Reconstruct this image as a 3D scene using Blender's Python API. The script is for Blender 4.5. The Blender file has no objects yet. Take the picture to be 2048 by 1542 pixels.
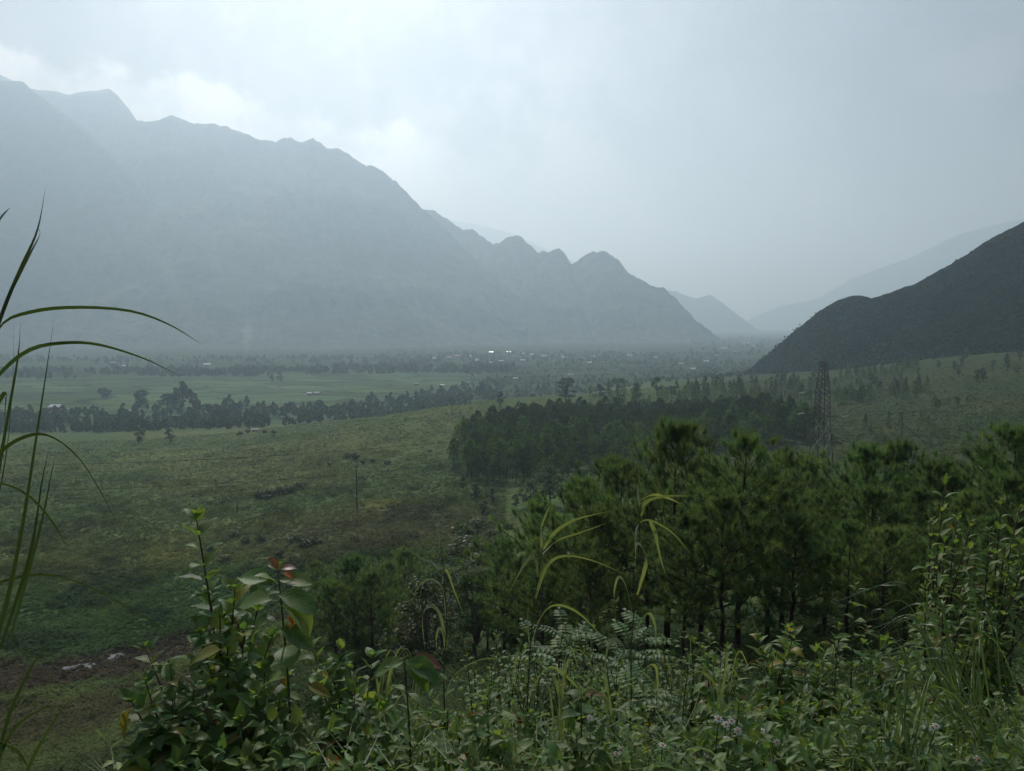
import bpy, math, random
import numpy as np
from mathutils import Matrix, Vector, Quaternion

rng = np.random.default_rng(7)
random.seed(7)
SC = bpy.context.scene
COL = SC.collection
R = math.radians

# ------------------------------------------------------------------ camera
F = 1535.0                       # focal length in photo pixels (2048 wide)
HORIZON = 645.0                  # photo row of the horizon
PITCH = math.atan((771.0 - HORIZON) / F)
cam_data = bpy.data.cameras.new('camera')
cam_data.sensor_width = 36.0
cam_data.lens = 36.0 * F / 2048.0
cam_data.clip_start = 0.05
cam_data.clip_end = 60000.0
camera = bpy.data.objects.new('camera', cam_data)
COL.objects.link(camera)
camera.location = (0, 0, 0)
camera.rotation_euler = (math.pi / 2 - PITCH, 0, 0)
SC.camera = camera

# ------------------------------------------------------------------ light
SUN_EL, SUN_AZ = R(40.0), R(-13.0)        # ahead of the camera, a little to the left
SUN_STRENGTH, SKY_STRENGTH, EXPOSURE = 4.9, 0.056, -0.53
HAZE_DENSITY, HAZE_G = 2.5e-4, 0.55
HAZE_COLOR = (0.63, 0.825, 1.0)

world = bpy.data.worlds.new('World')
SC.world = world
world.use_nodes = True


def build_world():
    nt = world.node_tree
    nt.nodes.clear()
    N, L = nt.nodes.new, nt.links.new

    def math_node(op, a, b=None, c=None, clamp=False):
        n = N('ShaderNodeMath'); n.operation = op; n.use_clamp = clamp
        for i, v in enumerate((a, b, c)):
            if v is None: continue
            if isinstance(v, (int, float)): n.inputs[i].default_value = v
            else: L(v, n.inputs[i])
        return n.outputs[0]

    def smooth(x, lo, hi):
        n = N('ShaderNodeMapRange'); n.interpolation_type = 'SMOOTHSTEP'
        L(x, n.inputs[0]); n.inputs[1].default_value = lo; n.inputs[2].default_value = hi
        return n.outputs[0]

    sky = N('ShaderNodeTexSky'); sky.sky_type = 'NISHITA'; sky.sun_disc = False
    sky.sun_elevation = SUN_EL
    sky.sun_rotation = SUN_AZ
    sky.air_density = 1.0; sky.dust_density = 2.2; sky.ozone_density = 1.0
    tc = N('ShaderNodeTexCoord')
    sep = N('ShaderNodeSeparateXYZ'); L(tc.outputs['Generated'], sep.inputs[0])
    dx, dy, dz = sep.outputs
    # clouds: puffs on the whole sky dome
    mp = N('ShaderNodeMapping'); mp.inputs['Scale'].default_value = (1, 1, 1.9)
    L(tc.outputs['Generated'], mp.inputs[0])
    n1 = N('ShaderNodeTexNoise'); n1.inputs['Scale'].default_value = 3.1
    n1.inputs['Detail'].default_value = 9; n1.inputs['Roughness'].default_value = 0.56
    n1.inputs['Distortion'].default_value = 0.25
    L(mp.outputs[0], n1.inputs['Vector'])
    puffs = smooth(n1.outputs['Fac'], 0.49, 0.64)
    # a cumulus bank piled up behind the left mountain range
    ysafe = math_node('MAXIMUM', dy, 0.05)
    u = math_node('DIVIDE', dx, ysafe); v = math_node('DIVIDE', dz, ysafe)
    n2 = N('ShaderNodeTexNoise'); n2.inputs['Scale'].default_value = 9.0
    n2.inputs['Detail'].default_value = 10; n2.inputs['Roughness'].default_value = 0.58
    L(tc.outputs['Generated'], n2.inputs['Vector'])
    wob = math_node('MULTIPLY', math_node('SUBTRACT', n2.outputs['Fac'], 0.5), 0.16)
    fall = math_node('MULTIPLY', math_node('POWER', math_node('MAXIMUM', math_node('ADD', u, 0.55), 0.0), 1.5), 0.35)
    edge = math_node('ADD', math_node('SUBTRACT', 0.352, fall), wob)
    bank = smooth(math_node('SUBTRACT', edge, v), 0.0, 0.035)
    bank = math_node('MULTIPLY', bank, smooth(math_node('MULTIPLY', u, -1.0), 0.03, 0.17))
    bank = math_node('MULTIPLY', bank, smooth(dy, 0.1, 0.4))
    mask = math_node('MAXIMUM', math_node('MULTIPLY', puffs, 0.6), math_node('MULTIPLY', bank, 1.0), clamp=True)
    # cloud light: the sky's own brightness, without its blue
    bw = N('ShaderNodeRGBToBW'); L(sky.outputs[0], bw.inputs[0])
    tex = math_node('ADD', math_node('MULTIPLY', smooth(n2.outputs['Fac'], 0.36, 0.66), 0.9), 0.75)
    rim = math_node('MULTIPLY', bank, math_node('SUBTRACT', 1.0, smooth(math_node('SUBTRACT', edge, v), 0.03, 0.16)))
    glow = math_node('ADD', math_node('MULTIPLY', bank, 0.2), math_node('ADD', math_node('MULTIPLY', rim, 0.4), 0.88))
    cl = math_node('MULTIPLY', math_node('ADD', math_node('MULTIPLY', math_node('MULTIPLY', bw.outputs[0], tex), 0.8), 3.3), glow)
    comb = N('ShaderNodeCombineColor')
    L(math_node('MULTIPLY', cl, 0.985), comb.inputs[0]); L(math_node('MULTIPLY', cl, 0.99), comb.inputs[1]); L(math_node('MULTIPLY', cl, 1.03), comb.inputs[2])
    # thin high veil everywhere takes the deep blue out
    veil = N('ShaderNodeMix'); veil.data_type = 'RGBA'; veil.inputs[0].default_value = 0.45
    L(sky.outputs[0], veil.inputs[6]); L(comb.outputs[0], veil.inputs[7])
    mix = N('ShaderNodeMix'); mix.data_type = 'RGBA'
    L(mask, mix.inputs[0]); L(veil.outputs[2], mix.inputs[6]); L(comb.outputs[0], mix.inputs[7])
    bg = N('ShaderNodeBackground'); bg.inputs['Strength'].default_value = SKY_STRENGTH
    L(mix.outputs[2], bg.inputs['Color'])
    out = N('ShaderNodeOutputWorld'); L(bg.outputs[0], out.inputs[0])


build_world()
sun_data = bpy.data.lights.new('sun', 'SUN')
sun_data.energy = SUN_STRENGTH
sun_data.angle = R(1.2)
sun_data.color = (1.0, 0.985, 0.95)
sun = bpy.data.objects.new('sun', sun_data)
COL.objects.link(sun)
sun_dir = Vector((math.sin(SUN_AZ) * math.cos(SUN_EL), math.cos(SUN_AZ) * math.cos(SUN_EL), math.sin(SUN_EL)))
sun.rotation_euler = (-sun_dir).to_track_quat('-Z', 'Y').to_euler()
sun.location = (0, 0, 60)

SC.view_settings.view_transform = 'Standard'
SC.view_settings.look = 'None'
SC.view_settings.gamma = 1.0
SC.view_settings.exposure = EXPOSURE
SC.view_settings.use_curve_mapping = False
SC.render.engine = 'CYCLES'
cy = SC.cycles
cy.max_bounces = 6; cy.diffuse_bounces = 3; cy.glossy_bounces = 2
cy.transmission_bounces = 4; cy.transparent_max_bounces = 8; cy.volume_bounces = 2
cy.adaptive_threshold = 0.02
cy.sample_clamp_indirect = 4.0
cy.use_denoising = True
try:
    cy.denoiser = 'OPENIMAGEDENOISE'
    cy.denoising_input_passes = 'RGB_ALBEDO_NORMAL'
    cy.denoising_prefilter = 'ACCURATE'
except Exception:
    pass

# ------------------------------------------------------------------ helpers
_tables = rng.random((16, 257, 257)).astype(np.float64)
_tables[:, 256, :] = _tables[:, 0, :]; _tables[:, :, 256] = _tables[:, :, 0]


def vnoise(x, y, t=0):
    x = np.mod(x, 256.0); y = np.mod(y, 256.0)
    i = np.minimum(x.astype(int), 255); j = np.minimum(y.astype(int), 255)
    fx = x - i; fy = y - j
    fx = fx * fx * fx * (fx * (fx * 6 - 15) + 10); fy = fy * fy * fy * (fy * (fy * 6 - 15) + 10)
    T = _tables[t % 16]
    return (T[i, j] * (1 - fx) + T[i + 1, j] * fx) * (1 - fy) + (T[i, j + 1] * (1 - fx) + T[i + 1, j + 1] * fx) * fy


def fbm(x, y, octaves=5, rough=0.5, t=0):
    x = np.asarray(x, float); y = np.asarray(y, float)
    a, s, tot = 1.0, 0.0, 0.0
    for k in range(octaves):
        s = s + a * (vnoise(x, y, t + k) - 0.5); tot += a
        x = x * 2.03 + 17.1; y = y * 2.03 + 9.7; a *= rough
    return s / tot * 2.0                     # about -1..1


def sstep(x, a, b):
    t = np.clip((np.asarray(x, float) - a) / (b - a), 0, 1)
    return t * t * (3 - 2 * t)


def pix(px, py, depth):
    """point on the ray through photo pixel (px, py) at forward distance depth"""
    v = -(py - 771.0) / F
    y = math.cos(PITCH) + v * math.sin(PITCH)
    z = -math.sin(PITCH) + v * math.cos(PITCH)
    x = (px - 1024.0) / F
    return Vector((x / y * depth, depth, z / y * depth))


def make_mesh(name, verts, faces, mat, smooth=False, col=None, uv=None):
    """verts (n,3); faces (m,k) array of tris or quads, or a list of such arrays"""
    me = bpy.data.meshes.new(name)
    if not isinstance(faces, (list, tuple)): faces = [faces]
    faces = [np.asarray(f, np.int32) for f in faces if len(f)]
    verts = np.asarray(verts, np.float32)
    me.vertices.add(len(verts)); me.vertices.foreach_set('co', verts.ravel())
    loops = np.concatenate([f.ravel() for f in faces])
    sizes = np.concatenate([np.full(len(f), f.shape[1], np.int32) for f in faces])
    starts = np.concatenate([[0], np.cumsum(sizes)[:-1]]).astype(np.int32)
    me.loops.add(len(loops)); me.loops.foreach_set('vertex_index', loops.astype(np.int32))
    me.polygons.add(len(sizes)); me.polygons.foreach_set('loop_start', starts); me.polygons.foreach_set('loop_total', sizes)
    me.polygons.foreach_set('use_smooth', np.full(len(sizes), smooth, bool))
    if col is not None:
        a = me.attributes.new('Col', 'FLOAT_COLOR', 'POINT')
        c = np.ones((len(verts), 4), np.float32); c[:, :col.shape[1]] = col
        a.data.foreach_set('color', c.ravel())
    if uv is not None:
        l = me.uv_layers.new(name='UVMap')
        l.data.foreach_set('uv', np.asarray(uv, np.float32)[loops].ravel())
    me.update(calc_edges=True)
    if mat is not None: me.materials.append(mat)
    return me


def obj(name, me, parent=None, matrix=None):
    o = bpy.data.objects.new(name, me)
    COL.objects.link(o)
    if parent is not None: o.parent = parent
    if matrix is not None: o.matrix_basis = matrix
    return o


def tag(o, label=None, category=None, group=None, kind=None):
    if label: o['label'] = label
    if category: o['category'] = category
    if group: o['group'] = group
    if kind: o['kind'] = kind
    return o


def root(name, loc, label, category, group=None, rz=0.0, scale=1.0):
    e = obj(name, None)
    e.empty_display_size = 0.2
    e.location = loc; e.rotation_euler = (0, 0, rz); e.scale = (scale,) * 3
    return tag(e, label, category, group)


class Geo:
    """collects vertices / faces / colours / uv for one mesh"""
    def __init__(self):
        self.v, self.t, self.q, self.c, self.uv, self.n = [], [], [], [], [], 0

    def add(self, v, tris=None, quads=None, col=(1, 1, 1), uv=None):
        v = np.asarray(v, float).reshape(-1, 3)
        if tris is not None and len(tris): self.t.append(np.asarray(tris, int).reshape(-1, 3) + self.n)
        if quads is not None and len(quads): self.q.append(np.asarray(quads, int).reshape(-1, 4) + self.n)
        c = np.asarray(col, float)
        self.c.append(np.tile(c, (len(v), 1)) if c.ndim == 1 else c)
        self.uv.append(np.zeros((len(v), 2)) if uv is None else np.asarray(uv, float))
        self.v.append(v); self.n += len(v)

    def tube(self, pts, radii, sides=6, col=(1, 1, 1)):
        pts = np.asarray(pts, float); radii = np.asarray(radii, float)
        tan = np.gradient(pts, axis=0)
        tan /= np.linalg.norm(tan, axis=1, keepdims=True) + 1e-9
        ref = np.array([0, 0, 1.0]) if abs(tan[0, 2]) < 0.9 else np.array([1.0, 0, 0])
        rings = []
        a = np.cross(tan[0], ref); a /= np.linalg.norm(a)
        for i in range(len(pts)):
            a = a - tan[i] * np.dot(a, tan[i]); a /= np.linalg.norm(a) + 1e-9
            b = np.cross(tan[i], a)
            th = np.arange(sides) * 2 * math.pi / sides
            rings.append(pts[i] + radii[i] * (np.cos(th)[:, None] * a + np.sin(th)[:, None] * b))
        v = np.concatenate(rings)
        k = np.arange(sides); k2 = (k + 1) % sides
        q = np.concatenate([np.stack([i * sides + k, i * sides + k2, (i + 1) * sides + k2, (i + 1) * sides + k], 1) for i in range(len(pts) - 1)])
        e = (len(pts) - 1) * sides
        t = [[e, e + j, e + j + 1] for j in range(1, sides - 1)]
        self.add(v, t, q, col)

    def box(self, c, s, rot=None, col=(1, 1, 1)):
        v = np.array([[x, y, z] for x in (-.5, .5) for y in (-.5, .5) for z in (-.5, .5)]) * np.asarray(s)
        if rot is not None: v = v @ np.asarray(rot).T
        self.add(v + np.asarray(c), None, [[0, 1, 3, 2], [4, 6, 7, 5], [0, 4, 5, 1], [2, 3, 7, 6], [0, 2, 6, 4], [1, 5, 7, 3]], col)

    def mesh(self, name, mat, smooth=False):
        return make_mesh(name, np.concatenate(self.v), [np.concatenate(x) for x in (self.t, self.q) if x], mat, smooth,
                         np.concatenate(self.c), np.concatenate(self.uv))


# ------------------------------------------------------------------ materials
def new_mat(name):
    m = bpy.data.materials.new(name); m.use_nodes = True
    nt = m.node_tree; nt.nodes.clear()
    return m, nt, nt.nodes.new, nt.links.new


def foliage_mat(name, color, trans=0.35, rough=0.5, spec=0.35, vary='Col', amount=0.35, hue=0.03, trans_tint=(1.35, 1.25, 0.45), veins=0.0, noise=0.0, sheen=1.0):
    """leaf material: diffuse + gloss on the lit side, warm light coming through"""
    m, nt, N, L = new_mat(name)
    hsv = N('ShaderNodeHueSaturation'); hsv.inputs['Color'].default_value = (*color, 1)
    if vary == 'Col':
        at = N('ShaderNodeAttribute'); at.attribute_name = 'Col'
        mul = N('ShaderNodeMix'); mul.data_type = 'RGBA'; mul.blend_type = 'MULTIPLY'; mul.inputs[0].default_value = 1
        mul.inputs[6].default_value = (*color, 1); L(at.outputs['Color'], mul.inputs[7])
        L(mul.outputs[2], hsv.inputs['Color'])
    oi = N('ShaderNodeObjectInfo')
    mr = N('ShaderNodeMapRange'); L(oi.outputs['Random'], mr.inputs[0])
    mr.inputs[3].default_value = 1 - amount; mr.inputs[4].default_value = 1 + amount
    L(mr.outputs[0], hsv.inputs['Value'])
    wn = N('ShaderNodeTexWhiteNoise'); wn.noise_dimensions = '1D'; L(oi.outputs['Random'], wn.inputs['W'])
    mh = N('ShaderNodeMapRange'); L(wn.outputs['Value'], mh.inputs[0])
    mh.inputs[3].default_value = 0.5 - hue; mh.inputs[4].default_value = 0.5 + hue
    L(mh.outputs[0], hsv.inputs['Hue'])
    col = hsv.outputs[0]
    bs = N('ShaderNodeBsdfPrincipled')
    if noise:
        g = N('ShaderNodeNewGeometry')
        nz = N('ShaderNodeTexNoise'); nz.inputs['Scale'].default_value = noise; nz.inputs['Detail'].default_value = 4
        L(g.outputs['Position'], nz.inputs['Vector'])
        mz = N('ShaderNodeMapRange'); L(nz.outputs['Fac'], mz.inputs[0]); mz.inputs[1].default_value = .3; mz.inputs[2].default_value = .7
        mz.inputs[3].default_value = 0.6; mz.inputs[4].default_value = 1.4
        mm = N('ShaderNodeMix'); mm.data_type = 'RGBA'; mm.blend_type = 'MULTIPLY'; mm.inputs[0].default_value = 1
        L(col, mm.inputs[6]); L(mz.outputs[0], mm.inputs[7]); col = mm.outputs[2]
    if veins:
        uv = N('ShaderNodeUVMap'); sp = N('ShaderNodeSeparateXYZ'); L(uv.outputs[0], sp.inputs[0])
        ab = N('ShaderNodeMath'); ab.operation = 'ABSOLUTE'; L(sp.outputs[0], ab.inputs[0])
        a1 = N('ShaderNodeMath'); a1.operation = 'MULTIPLY'; L(ab.outputs[0], a1.inputs[0]); a1.inputs[1].default_value = 0.35
        a2 = N('ShaderNodeMath'); a2.operation = 'SUBTRACT'; L(sp.outputs[1], a2.inputs[0]); L(a1.outputs[0], a2.inputs[1])
        a3 = N('ShaderNodeMath'); a3.operation = 'MULTIPLY'; L(a2.outputs[0], a3.inputs[0]); a3.inputs[1].default_value = 62.0
        a4 = N('ShaderNodeMath'); a4.operation = 'SINE'; L(a3.outputs[0], a4.inputs[0])
        bp = N('ShaderNodeBump'); bp.inputs['Strength'].default_value = veins; bp.inputs['Distance'].default_value = 0.004
        L(a4.outputs[0], bp.inputs['Height']); L(bp.outputs[0], bs.inputs['Normal'])
    L(col, bs.inputs['Base Color'])
    bs.inputs['Roughness'].default_value = rough
    bs.inputs['Specular IOR Level'].default_value = spec
    tr = N('ShaderNodeBsdfTranslucent')
    tt = N('ShaderNodeMix'); tt.data_type = 'RGBA'; tt.blend_type = 'MULTIPLY'; tt.inputs[0].default_value = 1
    L(col, tt.inputs[6]); tt.inputs[7].default_value = (*trans_tint, 1)
    L(tt.outputs[2], tr.inputs['Color'])
    mx = N('ShaderNodeMixShader'); mx.inputs[0].default_value = trans
    L(bs.outputs[0], mx.inputs[1]); L(tr.outputs[0], mx.inputs[2])
    out = N('ShaderNodeOutputMaterial'); L(mx.outputs[0], out.inputs[0])
    return m


def plain_mat(name, color, rough=0.7, metal=0.0, spec=0.4, scale=8.0, contrast=0.35, bump=0.0, use_col=False):
    m, nt, N, L = new_mat(name)
    bs = N('ShaderNodeBsdfPrincipled'); bs.inputs['Roughness'].default_value = rough
    bs.inputs['Metallic'].default_value = metal; bs.inputs['Specular IOR Level'].default_value = spec
    tc = N('ShaderNodeTexCoord')
    nz = N('ShaderNodeTexNoise'); nz.inputs['Scale'].default_value = scale; nz.inputs['Detail'].default_value = 6
    L(tc.outputs['Object'], nz.inputs['Vector'])
    mr = N('ShaderNodeMapRange'); L(nz.outputs['Fac'], mr.inputs[0]); mr.inputs[1].default_value = .3; mr.inputs[2].default_value = .7
    mr.inputs[3].default_value = 1 - contrast; mr.inputs[4].default_value = 1 + contrast
    mm = N('ShaderNodeMix'); mm.data_type = 'RGBA'; mm.blend_type = 'MULTIPLY'; mm.inputs[0].default_value = 1
    mm.inputs[6].default_value = (*color, 1)
    if use_col:
        at = N('ShaderNodeAttribute'); at.attribute_name = 'Col'; L(at.outputs['Color'], mm.inputs[6])
    L(mr.outputs[0], mm.inputs[7]); L(mm.outputs[2], bs.inputs['Base Color'])
    if bump:
        bp = N('ShaderNodeBump'); bp.inputs['Strength'].default_value = bump; L(nz.outputs['Fac'], bp.inputs['Height']); L(bp.outputs[0], bs.inputs['Normal'])
    out = N('ShaderNodeOutputMaterial'); L(bs.outputs[0], out.inputs[0])
    return m
# ------------------------------------------------------------------ terrain
FLOOR = -85.0
# height profiles (forward distance, height below the eye) along sight lines through photo columns
_cols = [
    (-400, [(1.2, -1.6), (3, -2.0), (10, -6.8), (30, -21), (60, -39), (90, -48), (130, -51), (200, -55), (300, -62), (400, -69), (500, -76), (600, FLOOR)]),
    (0,    [(1.2, -1.6), (3, -2.05), (10, -7.0), (30, -21), (60, -38.5), (85, -47.5), (110, -50), (140, -51), (200, -55), (300, -62), (400, -68), (490, -73), (580, FLOOR)]),
    (330,  [(1.2, -1.6), (3, -2.0), (10, -6.4), (30, -19.5), (60, -35), (85, -43), (110, -48), (140, -50.5), (200, -54.5), (300, -62), (400, -68), (500, -73.5), (600, FLOOR)]),
    (600,  [(1.2, -1.6), (3, -1.95), (6, -3.9), (12, -7.8), (25, -15.5), (50, -28), (70, -33), (100, -40), (140, -46), (190, -51), (250, -55), (350, -60), (450, -63), (510, -67), (620, FLOOR)]),
    (780,  [(1.2, -1.6), (3, -1.9), (6, -3.7), (12, -7.2), (25, -14), (50, -25), (70, -30), (100, -37), (140, -43), (190, -49), (250, -53), (350, -55), (420, -54), (490, -56), (620, FLOOR)]),
    (920,  [(1.2, -1.6), (3, -1.9), (6, -3.6), (12, -6.6), (28, -14), (60, -26), (100, -36), (150, -43.5), (200, -48.5), (300, -53), (380, -54), (420, -53), (480, -48.5), (560, -60), (700, FLOOR)]),
    (1100, [(1.2, -1.6), (3, -1.9), (6, -3.7), (12, -6.9), (20, -10.4), (28, -13), (60, -25), (100, -35), (150, -43), (200, -48), (300, -53), (380, -55), (420, -54), (475, -44.5), (560, -52), (720, -77), (900, FLOOR)]),
    (1300, [(1.2, -1.6), (3, -1.9), (6, -3.6), (12, -6.7), (20, -9.9), (28, -12.4), (50, -20), (80, -31), (130, -42), (200, -47), (300, -53.5), (400, -55.5), (470, -50), (600, -51), (800, -65), (1100, -82), (1400, FLOOR)]),
    (1650, [(1.2, -1.6), (3, -1.9), (6, -3.5), (12, -6.5), (20, -9.6), (28, -11.9), (50, -18.5), (100, -34), (160, -43), (215, -46), (300, -45.5), (400, -45), (600, -43), (800, -48), (1000, -60), (1400, FLOOR)]),
    (1850, [(1.2, -1.6), (3, -1.9), (6, -3.4), (12, -6.4), (20, -9.3), (28, -11.4), (50, -17), (100, -31), (200, -41.5), (300, -42), (400, -41), (600, -33), (800, -28), (1000, -30), (1500, FLOOR)]),
    (2048, [(1.2, -1.6), (3, -1.9), (6, -3.3), (12, -6.2), (20, -9.0), (28, -10.9), (50, -15.5), (100, -28), (200, -37), (300, -37), (400, -33.5), (600, -21), (750, -9), (900, -4), (1500, -60), (2500, FLOOR)]),
    (2600, [(1.2, -1.6), (3, -1.8), (6, -2.8), (12, -4.6), (28, -9), (50, -12), (100, -22), (200, -28), (300, -25), (400, -18), (600, 4), (900, 25), (1500, -40), (2500, FLOOR)]),
]
_AZ = np.radians(np.arange(-180, 181, 1.0))
_LR = np.linspace(math.log(0.5), math.log(40000.0), 420)


def _build_table():
    azs, prof = [], []
    for px, pts in _cols:
        a = math.atan((px - 1024) / F); c = math.cos(a)
        lr = np.log(np.array([p[0] for p in pts]) / c); z = np.array([p[1] for p in pts])
        azs.append(a); prof.append(np.interp(_LR, lr, z))
    flat = np.interp(_LR, np.log([1, 30, 200, 2000, 5000]), [-1.6, -1.6, -8, -40, FLOOR])
    azs = [-math.pi, -R(100)] + [-R(62)] + azs + [R(62), R(100), math.pi]
    prof = [flat, flat, prof[0]] + prof + [prof[-1], flat, flat]
    prof = np.array(prof)
    T = np.stack([np.interp(_AZ, azs, prof[:, j]) for j in range(len(_LR))], 1)
    k = np.exp(-0.5 * (np.arange(-6, 7) / 2.2) ** 2); k /= k.sum()
    P = np.pad(T, ((6, 6), (0, 0)), 'edge'); T = sum(k[i] * P[i:i + len(_AZ)] for i in range(13))
    k = np.exp(-0.5 * (np.arange(-6, 7) / 2.5) ** 2); k /= k.sum()
    P = np.pad(T, ((0, 0), (6, 6)), 'edge'); T = sum(k[i] * P[:, i:i + len(_LR)] for i in range(13))
    return T


_TAB = _build_table()


def ground_base(x, y):
    x = np.asarray(x, float); y = np.asarray(y, float)
    a = (np.degrees(np.arctan2(x, y)) + 180.0); a = np.clip(a, 0, 359.999)
    l = (np.log(np.hypot(x, y) + 1e-6) - _LR[0]) / (_LR[1] - _LR[0]); l = np.clip(l, 0, len(_LR) - 1.001)
    i = a.astype(int); j = l.astype(int); fa = a - i; fl = l - j
    return (_TAB[i, j] * (1 - fa) + _TAB[i + 1, j] * fa) * (1 - fl) + (_TAB[i, j + 1] * (1 - fa) + _TAB[i + 1, j + 1] * fa) * fl


def ground_z(x, y):
    x = np.asarray(x, float); y = np.asarray(y, float)
    z = ground_base(x, y); r = np.hypot(x, y)
    a = np.interp(r, [0, 4, 30, 90, 500, 620, 1e5], [0, 0.05, .5, 1.1, 1.6, 0.5, 0.4])
    z = z + a * fbm(x / 42 + 5, y / 42, 4, t=1) + 0.35 * np.minimum(a, 0.8) * fbm(x / 9, y / 9, 3, t=5)
    far = sstep(r, 4000, 12000)
    return z + far * 0.0


def gz(x, y):
    return float(ground_z(np.array([x]), np.array([y]))[0])


_HD = np.exp(np.linspace(math.log(1.5), math.log(12000), 2600))


def hit(px, py):
    """where the sight line through a photo pixel meets the ground"""
    d = pix(px, py, 1.0)
    zz = ground_z(d.x * _HD, _HD); below = d.z * _HD < zz
    k = int(np.argmax(below)) if below.any() else len(_HD) - 1
    if k > 0:
        a0 = d.z * _HD[k - 1] - zz[k - 1]; a1 = d.z * _HD[k] - zz[k]
        D = _HD[k - 1] + (_HD[k] - _HD[k - 1]) * a0 / (a0 - a1 + 1e-9)
    else: D = _HD[0]
    return Vector((d.x * D, D, gz(d.x * D, D)))


def spot(px, D):
    """ground point in photo column px at forward distance D"""
    x = (px - 1024.0) / F * D
    return Vector((x, D, gz(x, D)))


def blob(x, y, cx, cy, rx, ry, rot=0.0, wob=0.35, t=3):
    """soft irregular patch mask on the ground"""
    c, s = math.cos(rot), math.sin(rot)
    dx, dy = x - cx, y - cy
    u = (c * dx + s * dy) / rx; v = (-s * dx + c * dy) / ry
    d = np.hypot(u, v) + wob * fbm(x / (0.5 * min(rx, ry)) + 3, y / (0.5 * min(rx, ry)), 4, t=t)
    return 1 - sstep(d, 0.75, 1.15)


PATCH = {k: hit(*k) for k in [(800, 1050), (200, 1335), (120, 1450), (720, 1000), (690, 1130), (330, 1110), (600, 935), (900, 870), (340, 905), (760, 1010), (150, 1232), (480, 1215)]}


def ground_color(x, y):
    r = np.hypot(x, y); n = len(x)
    green = np.array([0.078, 0.118, 0.042]); olive = np.array([0.112, 0.138, 0.050]); brown = np.array([0.080, 0.068, 0.042])
    dark = np.array([0.035, 0.055, 0.025]); soil = np.array([0.074, 0.055, 0.038]); yell = np.array([0.15, 0.16, 0.04])
    paddy = np.array([0.085, 0.135, 0.065])
    w = sstep(fbm(x / 38, y / 38, 5, t=2), -0.25, 0.45)[:, None]
    c = green * (1 - w) + olive * w
    w = (sstep(fbm(x / 17 + 40, y / 17, 5, t=6), 0.15, 0.55) * 0.25)[:, None]
    c = c * (1 - w) + brown * w

    def patch(c, key, rx, ry, colr, amt, rot=0.0, wob=0.4):
        p = PATCH[key]; m = (blob(x, y, p.x, p.y, rx, ry, rot, wob) * amt)[:, None]
        return c * (1 - m) + colr * m
    c = patch(c, (800, 1050), 27, 30, brown, 0.5)
    c = patch(c, (690, 1130), 18, 12, brown, 0.45)
    c = patch(c, (900, 870), 55, 60, olive * 1.15, 0.6)
    c = patch(c, (330, 1110), 7, 7, yell, 0.5)
    c = patch(c, (760, 1010), 6, 7, yell, 0.6)
    c = patch(c, (340, 905), 26, 26, olive * 1.3, 0.7)
    c = patch(c, (600, 935), 60, 50, olive, 0.4)
    lush = np.array([0.062, 0.110, 0.036])
    c = patch(c, (150, 1232), 46, 24, lush, 0.95)
    c = patch(c, (480, 1215), 40, 22, lush, 0.9)
    c = patch(c, (200, 1335), 26, 7, soil, 0.9, 0.12, 0.3)
    c = patch(c, (120, 1450), 24, 10, soil * 0.9, 0.6)
    c = c * (1 - .42 * (sstep(1024 + F * x / np.maximum(y, 1.0), 1250, 1500) * sstep(r, 120, 220) * (1 - sstep(r, 1500, 2500))))[:, None]  # right meadow darkened: cloud shade put into the ground colour
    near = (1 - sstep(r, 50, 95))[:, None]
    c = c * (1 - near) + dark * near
    az_px = 1024 + F * x / np.maximum(y, 1.0)
    scrubby = np.maximum(sstep(az_px, 900, 1010), sstep(r, 1300, 1500))[:, None]
    floor = (sstep(r, 560, 700) * (1 - sstep(ground_base(x, y), -78, -70)))[:, None]
    w = sstep(fbm(x / 160 + 7, y / 90, 3, t=9), -0.35, 0.25)[:, None]
    plots = (paddy * w + green * (1 - w)) * (1 - scrubby) + green * 0.56 * scrubby
    c = c * (1 - floor) + plots * floor
    return c


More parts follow.
